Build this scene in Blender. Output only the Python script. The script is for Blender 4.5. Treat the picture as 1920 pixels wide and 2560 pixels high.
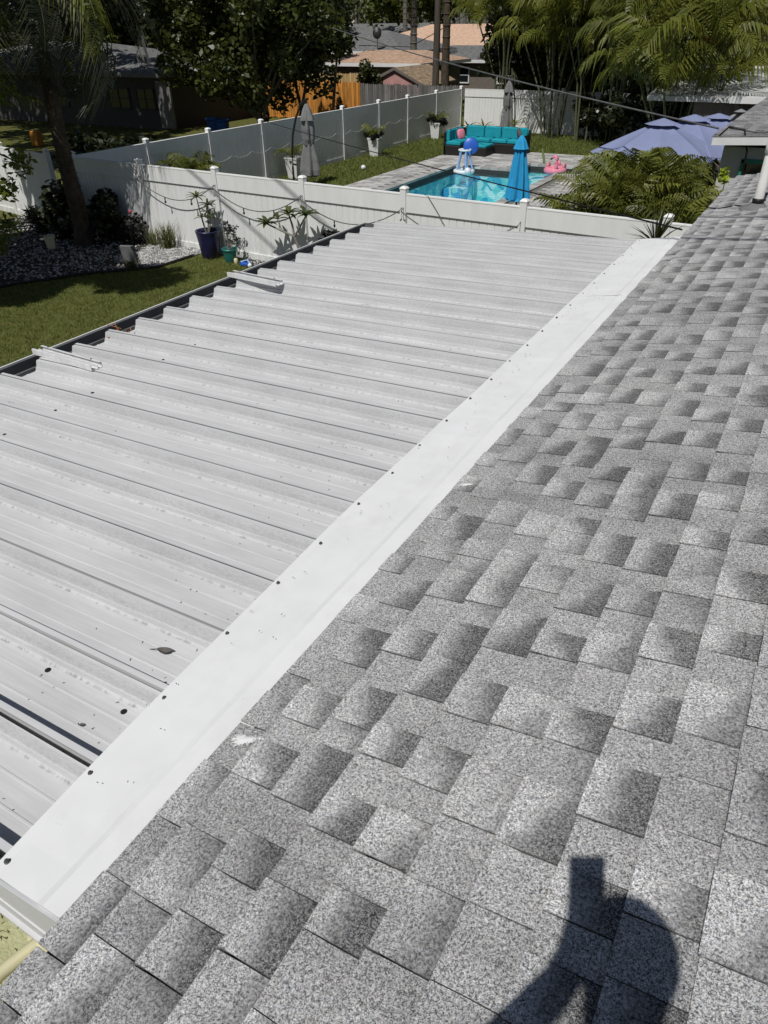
import bpy, math, random
import numpy as np
from mathutils import Matrix, Vector, Euler
random.seed(7); RNG = np.random.default_rng(7)
for o in list(bpy.data.objects): bpy.data.objects.remove(o)
SC = bpy.context.scene; C = SC.collection
R = math.radians
# ------------------------------------------------------------------ camera, sky, sun, exposure
CAMH = 4.35
cam = bpy.data.cameras.new('camera'); camo = bpy.data.objects.new('camera', cam); C.objects.link(camo)
RT = Vector((0.8664027, 0.4991785, -0.0129318)); DN = Vector((0.2741600, -0.4971737, -0.8231978)); FW = Vector((-0.4173520, 0.7096754, -0.5676074))
UP = -DN
m = Matrix((RT, UP, -FW)).transposed().to_4x4(); m.translation = (0, 0, CAMH)
camo.matrix_world = m
cam.sensor_fit = 'VERTICAL'; cam.sensor_height = 24; cam.sensor_width = 18; cam.lens = 24*1770/2560
cam.clip_start = 0.02; cam.clip_end = 1500
SC.camera = camo
SUN_EL, SUN_AZ = 57.7, 1.2          # azimuth: degrees from -Y towards +X
w = bpy.data.worlds.new('World'); SC.world = w; w.use_nodes = True
nt = w.node_tree; nt.nodes.clear()
sky = nt.nodes.new('ShaderNodeTexSky'); sky.sky_type = 'NISHITA'; sky.sun_disc = False
sky.sun_elevation = R(SUN_EL); sky.sun_rotation = R(180 - SUN_AZ)
bg = nt.nodes.new('ShaderNodeBackground'); bg.inputs[1].default_value = 0.05
wo = nt.nodes.new('ShaderNodeOutputWorld')
nt.links.new(sky.outputs[0], bg.inputs[0]); nt.links.new(bg.outputs[0], wo.inputs[0])
sl = bpy.data.lights.new('sun', 'SUN'); sl.energy = 4.7; sl.angle = R(0.53); sl.color = (1.0, 0.98, 0.94)
so = bpy.data.objects.new('sun', sl); C.objects.link(so); so.location = (0, -20, 30)
sd = Vector((math.sin(R(SUN_AZ))*math.cos(R(SUN_EL)), -math.cos(R(SUN_AZ))*math.cos(R(SUN_EL)), math.sin(R(SUN_EL))))
so.rotation_euler = sd.to_track_quat('Z', 'Y').to_euler()
SC.view_settings.view_transform = 'Standard'; SC.view_settings.look = 'None'
SC.view_settings.exposure = -0.45; SC.view_settings.gamma = 1.0
SC.render.resolution_x = 768; SC.render.resolution_y = 1024
SC.cycles.max_bounces = 8; SC.cycles.transparent_max_bounces = 12

# ------------------------------------------------------------------ materials
MATS = {}
class NT:
    def __init__(s, name):
        s.m = bpy.data.materials.new(name); s.m.use_nodes = True; s.t = s.m.node_tree; s.t.nodes.clear()
        s.out = s.n('OutputMaterial'); s.b = s.n('BsdfPrincipled'); s.l(s.b.outputs[0], s.out.inputs[0])
        MATS[name] = s.m
    def n(s, k, **kw):
        x = s.t.nodes.new('ShaderNode'+k)
        for a, v in kw.items(): setattr(x, a, v)
        return x
    def l(s, a, b): s.t.links.new(a, b)
    def val(s, sock, v):
        if hasattr(v, 'is_linked') or hasattr(v, 'links'): s.l(v, sock)
        else: sock.default_value = v
    def pos(s, scale=(1, 1, 1)):
        g = s.n('NewGeometry'); mp = s.n('VectorMath', operation='MULTIPLY'); s.l(g.outputs['Position'], mp.inputs[0]); mp.inputs[1].default_value = scale
        return mp.outputs[0]
    def noise(s, vec, scale, detail=3, rough=.55):
        x = s.n('TexNoise'); s.l(vec, x.inputs['Vector']); x.inputs['Scale'].default_value = scale
        x.inputs['Detail'].default_value = detail; x.inputs['Roughness'].default_value = rough
        return x.outputs[0]
    def ramp(s, fac, stops):
        x = s.n('ValToRGB'); s.l(fac, x.inputs[0]); e = x.color_ramp.elements
        while len(e) < len(stops): e.new(.5)
        for i, (p, c) in enumerate(stops): e[i].position = p; e[i].color = (*c, 1) if len(c) == 3 else c
        return x.outputs[0]
    def mix(s, fac, a, b, mode='MIX'):
        x = s.n('MixRGB', blend_type=mode); s.val(x.inputs[0], fac)
        for i, v in ((1, a), (2, b)):
            if isinstance(v, tuple): x.inputs[i].default_value = (*v, 1)
            else: s.l(v, x.inputs[i])
        return x.outputs[0]
    def math(s, op, a, b=0.0, c=None):
        x = s.n('Math', operation=op); s.val(x.inputs[0], a); s.val(x.inputs[1], b)
        if c is not None: s.val(x.inputs[2], c)
        return x.outputs[0]
    def bump(s, h, strength=.3, dist=.01):
        x = s.n('Bump'); s.l(h, x.inputs['Height']); x.inputs['Strength'].default_value = strength; x.inputs['Distance'].default_value = dist
        s.l(x.outputs[0], s.b.inputs['Normal'])
    def base(s, col, rough=.6, spec=.4, metal=0):
        if isinstance(col, tuple): s.b.inputs['Base Color'].default_value = (*col, 1)
        else: s.l(col, s.b.inputs['Base Color'])
        s.b.inputs['Roughness'].default_value = rough; s.b.inputs['Specular IOR Level'].default_value = spec; s.b.inputs['Metallic'].default_value = metal

def sc(c, k): return tuple(min(1, x*k) for x in c)
def simple(name, col, rough=.6, var=.25, scale=6, spec=.4, bump=0, bscale=60, metal=0, stretch=(1, 1, 1), objrand=0):
    s = NT(name); p = s.pos(stretch)
    f = s.noise(p, scale, 4)
    c = s.ramp(f, [(.25, sc(col, 1-var)), (.75, sc(col, 1+var))])
    if objrand:
        oi = s.n('ObjectInfo'); hv = s.n('HueSaturation'); s.l(c, hv.inputs['Color'])
        v = s.n('MapRange'); s.l(oi.outputs['Random'], v.inputs[0]); v.inputs[3].default_value = 1-objrand; v.inputs[4].default_value = 1+objrand
        s.l(v.outputs[0], hv.inputs['Value']); c = hv.outputs[0]
    s.base(c, rough, spec, metal)
    if bump: s.bump(s.noise(p, bscale, 3), bump, .01)
    return s.m
def leafmat(name, a, b, rough=.45, trans=.25, spec=.35, yellow=None):
    s = NT(name); p = s.pos(); oi = s.n('ObjectInfo')
    f = s.noise(p, 1.7, 3); f2 = s.noise(p, 14, 2)
    g = s.math('ADD', s.math('MULTIPLY', f, .6), s.math('MULTIPLY', f2, .4))
    c = s.ramp(g, [(.3, a), (.7, b)])
    hv = s.n('HueSaturation'); s.l(c, hv.inputs['Color'])
    v = s.n('MapRange'); s.l(oi.outputs['Random'], v.inputs[0]); v.inputs[3].default_value = .75; v.inputs[4].default_value = 1.25
    s.l(v.outputs[0], hv.inputs['Value']); c = hv.outputs[0]
    if yellow:
        k = s.ramp(s.noise(p, 2.3, 2), [(.66, (0, 0, 0)), (.74, (1, 1, 1))]); c = s.mix(k, c, yellow)
    s.base(c, rough, spec)
    tr = s.n('BsdfTranslucent'); s.l(c, tr.inputs[0]); mx = s.n('MixShader'); mx.inputs[0].default_value = trans
    s.l(s.b.outputs[0], mx.inputs[1]); s.l(tr.outputs[0], mx.inputs[2]); s.l(mx.outputs[0], s.out.inputs[0])
    return s.m

def make_mats():
    # asphalt shingles: granules, printed dark blend at the head of the raised tabs
    s = NT('shingle'); p = s.pos()
    at = s.n('Attribute', attribute_name='tone'); av = s.n('Attribute', attribute_name='head')
    vo = s.n('TexVoronoi'); s.l(p, vo.inputs['Vector']); vo.inputs['Scale'].default_value = 520; vs = s.n('SeparateXYZ'); s.l(vo.outputs['Color'], vs.inputs[0]); gr = vs.outputs[0]; gr2 = s.noise(p, 150, 2, .6)
    spread = s.math('MULTIPLY', s.math('SUBTRACT', s.noise(p, 24, 3), .5), .45)
    band = s.n('MapRange', interpolation_type='SMOOTHSTEP'); s.l(s.math('ADD', s.math('ADD', av.outputs['Fac'], spread), s.math('MULTIPLY', s.math('SUBTRACT', gr, .5), .5)), band.inputs[0])
    band.inputs[1].default_value = .34; band.inputs[2].default_value = .80; band.inputs[3].default_value = 0; band.inputs[4].default_value = 1
    nn = s.math('ADD', s.math('MULTIPLY', gr, .6), s.math('MULTIPLY', s.math('SUBTRACT', gr2, .28), .9))
    nn = s.math('SUBTRACT', nn, s.math('MULTIPLY', band.outputs[0], .16))
    sp = s.ramp(nn, [(.08, (.10,.10,.10)), (.30, (.40,.40,.40)), (.54, (1,1,1)), (.9, (1.85,1.85,1.85))])
    tint = s.ramp(vs.outputs[1], [(.3, (.97,.99,1.03)), (.7, (1.04,1.0,.95))])
    large = s.ramp(s.noise(p, .9, 3), [(.3, (.88,.88,.89)), (.7, (1.1,1.1,1.09))])
    v = s.math('MULTIPLY', at.outputs['Fac'], s.math('SUBTRACT', 1, s.math('MULTIPLY', band.outputs[0], .40)))
    grey = s.n('CombineColor'); [s.l(v, grey.inputs[i]) for i in range(3)]
    c = s.mix(1, grey.outputs[0], sp, 'MULTIPLY'); c = s.mix(1, c, large, 'MULTIPLY'); c = s.mix(1, c, tint, 'MULTIPLY')
    ed = s.n('Attribute', attribute_name='edge'); c = s.mix(s.math('MULTIPLY', ed.outputs['Fac'], .55), c, (.03,.03,.03))  # course line: slight shade and dirt painted as a dark stripe
    wear = s.ramp(s.noise(s.pos((.5, 3, 1)), 1.6, 4, .6), [(.34, (.82,.82,.82)), (.5, (1,1,1))]); c = s.mix(1, c, wear, 'MULTIPLY')
    s.base(c, .92, .15); s.bump(gr, .55, .004)
    # painted aluminium pans with dirt along the rib foot
    s = NT('panel_white'); p = s.pos(); tc = s.n('TexCoord'); sx = s.n('SeparateXYZ'); s.l(tc.outputs['Object'], sx.inputs[0])
    dirt = s.noise(s.pos((3, 9, 3)), 9, 4, .7); fine = s.noise(s.pos((18, 120, 30)), 3, 3, .7); spk = s.noise(p, 75, 2)
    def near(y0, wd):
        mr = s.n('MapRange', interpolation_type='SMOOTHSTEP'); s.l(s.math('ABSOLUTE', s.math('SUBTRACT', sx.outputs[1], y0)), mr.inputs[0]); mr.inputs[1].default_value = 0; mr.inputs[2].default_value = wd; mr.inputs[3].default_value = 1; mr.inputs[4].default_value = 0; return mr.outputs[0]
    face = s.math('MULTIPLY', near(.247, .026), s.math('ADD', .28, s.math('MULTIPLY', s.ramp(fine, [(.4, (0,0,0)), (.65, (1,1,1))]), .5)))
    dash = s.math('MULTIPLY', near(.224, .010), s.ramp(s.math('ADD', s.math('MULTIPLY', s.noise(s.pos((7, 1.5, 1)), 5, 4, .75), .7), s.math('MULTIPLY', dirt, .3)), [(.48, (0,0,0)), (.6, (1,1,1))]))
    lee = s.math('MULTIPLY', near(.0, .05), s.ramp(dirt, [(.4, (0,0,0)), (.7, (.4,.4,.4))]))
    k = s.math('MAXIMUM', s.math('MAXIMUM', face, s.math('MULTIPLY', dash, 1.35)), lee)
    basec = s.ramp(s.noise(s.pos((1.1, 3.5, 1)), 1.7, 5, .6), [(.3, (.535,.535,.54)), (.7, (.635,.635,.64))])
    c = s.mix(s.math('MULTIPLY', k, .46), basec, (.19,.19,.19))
    k2 = s.math('MULTIPLY', s.ramp(spk, [(.70, (0, 0, 0)), (.74, (1, 1, 1))]), s.ramp(s.noise(p, 1.6, 2), [(.5, (0, 0, 0)), (.68, (1, 1, 1))]))
    c = s.mix(s.math('MULTIPLY', k2, .6), c, (.2,.19,.18))
    st = s.noise(s.pos((.7, 22, 1)), 4, 3); c = s.mix(.16, c, s.ramp(st, [(.35, (.45,.45,.44)), (.65, (.95,.95,.95))]), 'MULTIPLY')
    s.base(c, .62, .25)
    s = NT('flashing_white'); p = s.pos(); spk = s.noise(p, 46, 2)
    k2 = s.math('MULTIPLY', s.ramp(spk, [(.735, (0, 0, 0)), (.76, (1, 1, 1))]), s.ramp(s.noise(p, 2.1, 2), [(.5, (0, 0, 0)), (.62, (1, 1, 1))]))
    c = s.mix(s.ramp(s.noise(s.pos((2.2, 1.3, 1)), 2.4, 4, .65), [(.5, (0,0,0)), (.8, (.35,.35,.35))]), s.ramp(s.noise(p, 5, 3), [(.3, (.76,.76,.755)), (.7, (.81,.81,.81))]), (.58,.57,.55)); c = s.mix(s.math('MULTIPLY', k2, .6), c, (.3,.29,.27))
    s.base(c, .6, .2); s.bump(s.noise(p, 3, 2), .06, .05)
    s = NT('vinyl'); p = s.pos(); sx = s.n('SeparateXYZ'); s.l(p, sx.inputs[0]); mr = s.n('MapRange'); s.l(sx.outputs[2], mr.inputs[0]); mr.inputs[1].default_value = .02; mr.inputs[2].default_value = .5; mr.inputs[3].default_value = 1; mr.inputs[4].default_value = 0
    st = s.math('MULTIPLY', mr.outputs[0], s.ramp(s.noise(s.pos((3, 3, .8)), 3, 4), [(.42, (0,0,0)), (.75, (1,1,1))])); c = s.ramp(s.noise(s.pos((2, 2, .5)), 3, 4), [(.3, (.76,.76,.75)), (.7, (.83,.83,.82))])
    s.base(s.mix(s.math('MULTIPLY', st, .7), c, (.36,.36,.27)), .5, .35)
    simple('vinyl_cap', (.86,.86,.84), .5, .03, 3, .3)
    simple('white_paint', (.74,.74,.73), .5, .06, 4); simple('pvc', (.72,.71,.68), .5, .08, 12)
    s = NT('sealant'); p = s.pos(); at = s.n('Attribute', attribute_name='fade'); s.base((.8,.8,.79), .7, .2)
    k = s.ramp(s.math('ADD', at.outputs['Fac'], s.math('MULTIPLY', s.math('SUBTRACT', s.noise(p, 190, 3, .7), .5), 1.5)), [(.30, (0,0,0)), (.62, (1,1,1))])
    s.l(k, s.b.inputs['Alpha'])
    simple('gutter', (.13,.13,.13), .7, .25, 5)
    simple('screw', (.06,.06,.06), .5, .5, 90, .5); simple('washer', (.012,.012,.012), .8, .3, 90)
    simple('scrap_metal', (.70,.70,.70), .5, .15, 16, .4)
    simple('black_rubber', (.012,.012,.012), .5, .3); simple('cable_grey', (.11,.11,.11), .7, .3); simple('cord_white', (.7,.7,.7), .6, .1)
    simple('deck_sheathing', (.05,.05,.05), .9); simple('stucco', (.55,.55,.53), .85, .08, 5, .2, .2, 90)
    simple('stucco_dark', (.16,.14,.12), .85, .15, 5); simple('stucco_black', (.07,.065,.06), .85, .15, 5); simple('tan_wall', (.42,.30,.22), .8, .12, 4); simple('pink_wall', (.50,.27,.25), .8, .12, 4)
    simple('dark_glass', (.012,.014,.016), .12, .3, 3, .6); simple('white_far_roof', (.56,.56,.55), .7, .15, 2, .2, 0, 60, 0, (1, 3, 1))
    for nm, a, b in (('roof_grey', (.11,.11,.11), (.2,.2,.195)), ('roof_brown', (.34,.22,.15), (.52,.36,.26)), ('roof_orange', (.50,.32,.22), (.66,.46,.34)), ('roof_dark', (.055,.05,.05), (.11,.105,.1)), ('roof_mixed', (.16,.13,.10), (.38,.27,.17))):
        s = NT(nm); f = s.noise(s.pos((1.2, 1.2, 6)), 3, 4); s.base(s.ramp(f, [(.35, a), (.65, b)]), .9, .15); s.bump(s.noise(s.pos((2, 2, 30)), 3, 2), .4, .03)
    simple('fence_orange', (.52,.22,.045), .85, .4, 2.5, .2, .2, 40, 0, (3, 3, .5), .25); simple('fence_tan', (.5,.34,.16), .85, .3, 2, .2, .2, 40, 0, (3, 3, .5), .15); simple('fence_grey', (.16,.155,.15), .9, .35, 2.5, .2, .2, 40, 0, (3, 3, .5), .25)
    simple('pole_wood', (.09,.075,.06), .9, .4, 3, .2, .3, 20, 0, (6, 6, .6)); simple('bark', (.075,.06,.045), .95, .5, 8, .15, .8, 16, 0, (1, 1, .5)); simple('bark_grey', (.15,.14,.12), .95, .4, 5, .15, .5, 14, 0, (1, 1, 3))
    simple('cane', (.10,.11,.06), .7, .4, 4, .3, .2, 10, 0, (1, 1, 4)); simple('stem_grey', (.2,.19,.16), .8, .3, 8)
    simple('crownshaft', (.10,.14,.03), .5, .35, 5)
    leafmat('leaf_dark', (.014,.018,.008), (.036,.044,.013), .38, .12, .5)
    leafmat('leaf_tree', (.011,.015,.005), (.085,.10,.018), .38, .2, .45)
    leafmat('leaf_wood', (.018,.026,.007), (.10,.12,.02), .5, .25)
    leafmat('leaf_bright', (.06,.09,.012), (.14,.17,.025), .45, .3)
    leafmat('palm_leaf', (.075,.10,.016), (.25,.26,.05), .42, .4, .4)
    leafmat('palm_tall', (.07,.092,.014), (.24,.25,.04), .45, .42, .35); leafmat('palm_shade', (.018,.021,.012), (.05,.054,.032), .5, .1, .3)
    leafmat('dead_frond', (.32,.11,.01), (.5,.2,.02), .6, .2)
    leafmat('plumeria_leaf', (.04,.06,.012), (.10,.12,.03), .4, .2); leafmat('grass_blade', (.085,.12,.024), (.19,.225,.06), .6, .3, .2, (.24,.21,.08)); leafmat('reed', (.09,.105,.03), (.2,.2,.07), .6, .25)
    leafmat('yucca', (.02,.03,.012), (.08,.09,.03), .45, .15); leafmat('dark_leaf', (.01,.011,.009), (.035,.034,.03), .5, .1); leafmat('red_flower', (.42,.06,.10), (.5,.12,.16), .6, .2); leafmat('lime_leaf', (.25,.34,.02), (.4,.45,.05), .5, .3)
    leafmat('dry_leaf', (.06,.055,.05), (.14,.13,.12), .7, .1); leafmat('orange_debris', (.3,.12,.04), (.5,.22,.1), .7, .1)
    s = NT('lawn'); p = s.pos(); s.base(s.ramp(s.noise(p, 5, 5, .65), [(.3, (.06,.068,.016)), (.5, (.115,.12,.034)), (.72, (.18,.165,.062))]), .95, .1); s.bump(s.noise(p, 60, 3), .8, .03)
    s = NT('dry_ground'); p = s.pos(); s.base(s.ramp(s.noise(p, 7, 5, .7), [(.3, (.36,.36,.2)), (.7, (.54,.54,.32))]), .95, .1); s.bump(s.noise(p, 50, 3), .6, .02)
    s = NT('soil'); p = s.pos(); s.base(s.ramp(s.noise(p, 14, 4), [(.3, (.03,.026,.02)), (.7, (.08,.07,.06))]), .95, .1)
    s = NT('pebble'); p = s.pos(); v = s.n('TexVoronoi'); s.l(p, v.inputs['Vector']); v.inputs['Scale'].default_value = 26
    sx = s.n('SeparateXYZ'); s.l(v.outputs['Color'], sx.inputs[0]); s.base(s.ramp(sx.outputs[0], [(0, (.12,.115,.11)), (.6, (.32,.315,.3)), (1, (.68,.67,.65))]), .8, .2)
    s = NT('paver'); p = s.pos(); oi = s.n('ObjectInfo'); at = s.n('Attribute', attribute_name='tone')
    c = s.ramp(s.math('ADD', at.outputs['Fac'], s.math('MULTIPLY', s.math('SUBTRACT', s.noise(p, 9, 4), .5), .5)), [(.1, (.30,.29,.28)), (.9, (.54,.53,.51))]); s.base(c, .9, .15); s.bump(s.noise(p, 70, 3), .3, .005)
    simple('paver_joint', (.16,.155,.14), .95); simple('coping', (.035,.034,.035), .7, .4, 12)
    s = NT('pool_sparkle'); p = s.pos(); v = s.n('TexVoronoi'); s.l(s.pos((1, .75, 1)), v.inputs['Vector']); v.inputs['Scale'].default_value = 4.2
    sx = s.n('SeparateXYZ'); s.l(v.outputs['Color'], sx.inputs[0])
    c = s.ramp(s.math('ADD', s.math('MULTIPLY', sx.outputs[0], .72), s.math('MULTIPLY', s.noise(p, 1.0, 3), .32)), [(.2, (.03,.36,.62)), (.42, (.08,.58,.66)), (.6, (.16,.70,.70)), (.8, (.75,.96,.96))]); s.base(c, .5, .3)  # blue basin colour; bright mottled cells imitate light sparkling in the water
    s = NT('water'); p = s.pos(); fr = s.n('Fresnel'); fr.inputs[0].default_value = 1.33
    bmp = s.n('Bump'); s.l(s.noise(s.pos((1, 1, 1)), 5.5, 3), bmp.inputs['Height']); bmp.inputs['Strength'].default_value = .55; bmp.inputs['Distance'].default_value = .05
    gl = s.n('BsdfGlossy'); gl.inputs['Roughness'].default_value = .03; s.l(bmp.outputs[0], gl.inputs['Normal']); s.l(bmp.outputs[0], fr.inputs['Normal'])
    tr = s.n('BsdfTransparent'); tr.inputs[0].default_value = (.88, .98, 1, 1); mx = s.n('MixShader'); s.l(fr.outputs[0], mx.inputs[0]); s.l(tr.outputs[0], mx.inputs[1]); s.l(gl.outputs[0], mx.inputs[2]); s.l(mx.outputs[0], s.out.inputs[0])
    simple('teal_cushion', (.015,.30,.37), .85, .12, 5, .2); simple('wicker', (.014,.013,.012), .6, .5, 60, .4, .6, 90); simple('pink', (.74,.24,.33), .7, .2, 9); simple('grey_fabric', (.09,.085,.085), .9, .2, 20)
    simple('blue_canvas', (.03,.33,.62), .8, .12, 5, .2); simple('grey_canvas', (.19,.19,.19), .85, .15, 6, .2); simple('slate_canvas', (.22,.25,.40), .85, .1, 2, .2)
    simple('dark_metal', (.02,.02,.02), .4, .3); simple('silver', (.55,.56,.58), .35, .15, 6, .5, 0, 60, .6); simple('green_metal', (.02,.20,.14), .5, .2)
    simple('blue_plastic', (.03,.12,.52), .35, .15, 5, .5); simple('clear_blue', (.30,.45,.75), .3, .3, 8, .5); simple('white_plastic', (.75,.77,.8), .4, .08, 8)
    simple('navy_glaze', (.014,.014,.06), .3, .4, 5, .5, .4, 30); simple('teal_glaze', (.02,.16,.14), .35, .25, 9, .5); simple('concrete', (.17,.17,.17), .9, .2, 9, .2, .3, 40); simple('cream_paint', (.66,.62,.40), .5, .12, 9)
    simple('patio_slab', (.36,.35,.33), .9, .15, 3); simple('skin', (.45,.28,.2), .6, .1); simple('cloth_navy', (.03,.04,.08), .9, .2, 30); simple('hair', (.02,.015,.01), .7, .3, 60); simple('recycle_blue', (.02,.11,.42), .45, .15, 4); simple('edging', (.012,.012,.012), .7, .2)
make_mats()

# ------------------------------------------------------------------ mesh helpers
class MB:
    def __init__(s): s.v = []; s.f = []; s.n = 0; s.at = {}
    def add(s, v, f, **at):
        v = [tuple(x) for x in v]; b = s.n; s.v += v; s.f += [tuple(i+b for i in q) for q in f]; s.n += len(v)
        for k, a in at.items():
            l = s.at.setdefault(k, [0.0]*b); l += [0.0]*(b-len(l)); l += list(a) if hasattr(a, '__len__') else [a]*len(v)
        return s
    def box(s, c, d, M=None, **at):
        x, y, z = (k/2 for k in d)
        v = [Vector((sx*x, sy*y, sz*z)) for sz in (-1, 1) for sy in (-1, 1) for sx in (-1, 1)]
        if M is not None: v = [M @ k for k in v]
        v = [k+Vector(c) for k in v]
        return s.add(v, [(0,2,3,1), (4,5,7,6), (0,1,5,4), (2,6,7,3), (0,4,6,2), (1,3,7,5)], **at)
    def bevbox(s, c, d, b=.03):
        # box with chamfered top and bottom edges
        x, y, z = (k/2 for k in d); rings = [(-z, b), (-z+b, 0), (z-b, 0), (z, b)]
        v = []; f = []
        for zz, i in rings:
            for sx, sy in ((-1,-1), (1,-1), (1,1), (-1,1)):
                # cut corner in plan
                v += [(c[0]+sx*(x-i-b*.6*(1 if sx*sy > 0 else 0)), c[1]+sy*(y-i-b*.6*(0 if sx*sy > 0 else 1)), c[2]+zz), (c[0]+sx*(x-i-b*.6*(0 if sx*sy > 0 else 1)), c[1]+sy*(y-i-b*.6*(1 if sx*sy > 0 else 0)), c[2]+zz)]
        for r in range(3):
            for k in range(8): f.append((r*8+k, r*8+(k+1) % 8, r*8+8+(k+1) % 8, r*8+8+k))
        f.append(tuple(range(7, -1, -1))); f.append(tuple(range(24, 32)))
        return s.add(v, f)
    def tube(s, pts, r, n=8, caps=True, **at):
        pts = [Vector(p) for p in pts]; rs = r if hasattr(r, '__len__') else [r]*len(pts); v = []; f = []
        for i, p in enumerate(pts):
            t = (pts[min(i+1, len(pts)-1)]-pts[max(i-1, 0)]).normalized()
            a = t.cross(Vector((0, 0, 1)));  a = a if a.length > .05 else t.cross(Vector((1, 0, 0)))
            a.normalize(); b = t.cross(a)
            for k in range(n):
                q = 2*math.pi*k/n; v.append(p+(a*math.cos(q)+b*math.sin(q))*rs[i])
        for i in range(len(pts)-1):
            for k in range(n): f.append((i*n+k, i*n+(k+1) % n, (i+1)*n+(k+1) % n, (i+1)*n+k))
        if caps:
            b = len(v); e = (len(pts)-1)*n; v += v[:n]+v[e:e+n]; f.append(tuple(range(b+n-1, b-1, -1))); f.append(tuple(range(b+n, b+2*n)))
        return s.add(v, f, **at)
    def lathe(s, prof, n=20, c=(0, 0, 0), wob=None):
        v = []; f = []
        for i, (r, z) in enumerate(prof):
            for k in range(n):
                q = 2*math.pi*k/n; rr = r*(wob(q, i) if wob else 1); v.append((c[0]+rr*math.cos(q), c[1]+rr*math.sin(q), c[2]+z))
        for i in range(len(prof)-1):
            for k in range(n): f.append((i*n+k, i*n+(k+1) % n, (i+1)*n+(k+1) % n, (i+1)*n+k))
        b = len(v); e = (len(prof)-1)*n; v += v[:n]+v[e:e+n]; f.append(tuple(range(b+n-1, b-1, -1))); f.append(tuple(range(b+n, b+2*n)))
        return s.add(v, f)
    def prism(s, poly, z0, z1):
        n = len(poly); v = [(x, y, z0) for x, y in poly]+[(x, y, z1) for x, y in poly]
        return s.add(v, [tuple(range(n-1, -1, -1)), tuple(range(n, 2*n))]+[(i, (i+1) % n, n+(i+1) % n, n+i) for i in range(n)])
    def ball(s, c, r, n=10, m=6):
        r = r if hasattr(r, '__len__') else (r, r, r); v = [(c[0], c[1], c[2]-r[2])]; f = []
        for i in range(1, m):
            a = math.pi*i/m
            for k in range(n): q = 2*math.pi*k/n; v.append((c[0]+r[0]*math.sin(a)*math.cos(q), c[1]+r[1]*math.sin(a)*math.sin(q), c[2]-r[2]*math.cos(a)))
        v.append((c[0], c[1], c[2]+r[2])); L = len(v)-1
        for k in range(n): f.append((0, 1+(k+1) % n, 1+k)); f.append((L, 1+(m-2)*n+k, 1+(m-2)*n+(k+1) % n))
        for i in range(m-2):
            for k in range(n): f.append((1+i*n+k, 1+i*n+(k+1) % n, 1+(i+1)*n+(k+1) % n, 1+(i+1)*n+k))
        return s.add(v, f)
    def mesh(s, name, smooth=False):
        me = bpy.data.meshes.new(name); me.from_pydata(s.v, [], s.f)
        for k, a in s.at.items():
            a = a+[0.0]*(s.n-len(a)); x = me.attributes.new(k, 'FLOAT', 'POINT'); x.data.foreach_set('value', a)
        if smooth: me.polygons.foreach_set('use_smooth', [True]*len(me.polygons))
        me.update(); return me
    def build(s, name, mat, parent=None, loc=None, smooth=False):
        return link(name, s.mesh(name, smooth), mat, parent, loc)
def link(name, me, mat, parent=None, loc=None):
    if mat and not me.materials: me.materials.append(MATS[mat])
    o = bpy.data.objects.new(name, me); C.objects.link(o)
    if parent: o.parent = parent
    if loc is not None: o.location = loc
    return o
def npmesh(name, V, F):
    V = np.asarray(V, np.float32).reshape(-1, 3); F = np.asarray(F, np.int32); k = F.shape[1]
    me = bpy.data.meshes.new(name); me.vertices.add(len(V)); me.vertices.foreach_set('co', V.ravel())
    me.loops.add(F.size); me.loops.foreach_set('vertex_index', F.ravel()); me.polygons.add(len(F))
    me.polygons.foreach_set('loop_start', np.arange(0, F.size, k, dtype=np.int32)); me.update(calc_edges=True); return me
def thing(name, label, cat, loc=(0, 0, 0), rz=0, group=None):
    o = bpy.data.objects.new(name, None); C.objects.link(o); o.location = loc; o.rotation_euler = (0, 0, rz); o.empty_display_size = .1
    return tag(o, label, cat, group)
def tag(o, label, cat, group=None):
    o['label'] = label; o['category'] = cat
    if group: o['group'] = group
    return o
def struct(o): o['kind'] = 'structure'; return o
def stuff(o): o['kind'] = 'stuff'; return o
def sag(a, b, d, n=14):
    a, b = Vector(a), Vector(b); return [a.lerp(b, i/n)-Vector((0, 0, d*4*(i/n)*(1-i/n))) for i in range(n+1)]

# ------------------------------------------------------------------ ground and setting
gx, gy = [-400, -12.0, -7.4, 300], [-150, 17.0, 27.35, 500]; mb = MB()
mb.add([(x, y, 0) for y in gy for x in gx], [(j*4+i, j*4+i+1, j*4+i+5, j*4+i+4) for j in range(3) for i in range(3) if (i, j) != (1, 1)])
struct(mb.build('ground', 'lawn'))
o = MB().add([(-6.5, -6, .004), (-.6, -6, .004), (-.6, 1.0, .004), (-6.5, 1.0, .004)], [(0,1,2,3)]).build('dry_ground_patch', 'dry_ground'); struct(o)
o = MB().box((-2.7, 5.2, .05), (3.8, 8.2, .1)).build('patio_slab', 'patio_slab'); struct(o)
def FY(x): return 12.35-.0455*(x+2.02)      # line of the near fence
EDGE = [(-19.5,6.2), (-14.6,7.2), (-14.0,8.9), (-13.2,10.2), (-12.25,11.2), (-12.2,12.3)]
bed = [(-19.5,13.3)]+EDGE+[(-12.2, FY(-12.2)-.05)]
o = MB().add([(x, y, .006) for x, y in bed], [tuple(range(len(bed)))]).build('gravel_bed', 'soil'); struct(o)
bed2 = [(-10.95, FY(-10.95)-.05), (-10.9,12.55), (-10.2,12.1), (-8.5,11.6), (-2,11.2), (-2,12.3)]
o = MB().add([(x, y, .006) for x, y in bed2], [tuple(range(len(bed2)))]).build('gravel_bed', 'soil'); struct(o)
e = thing('garden_edging', 'black plastic edging strip curving between lawn and white gravel', 'edging', (0, 0, 0))
MB().tube([(x, y, .03) for x, y in EDGE[1:]], .03, 6).build('edging_strip', 'edging', e)
MB().tube([(x, y, .03) for x, y in bed2[1:4]], .03, 6).build('edging_strip', 'edging', e)

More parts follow.
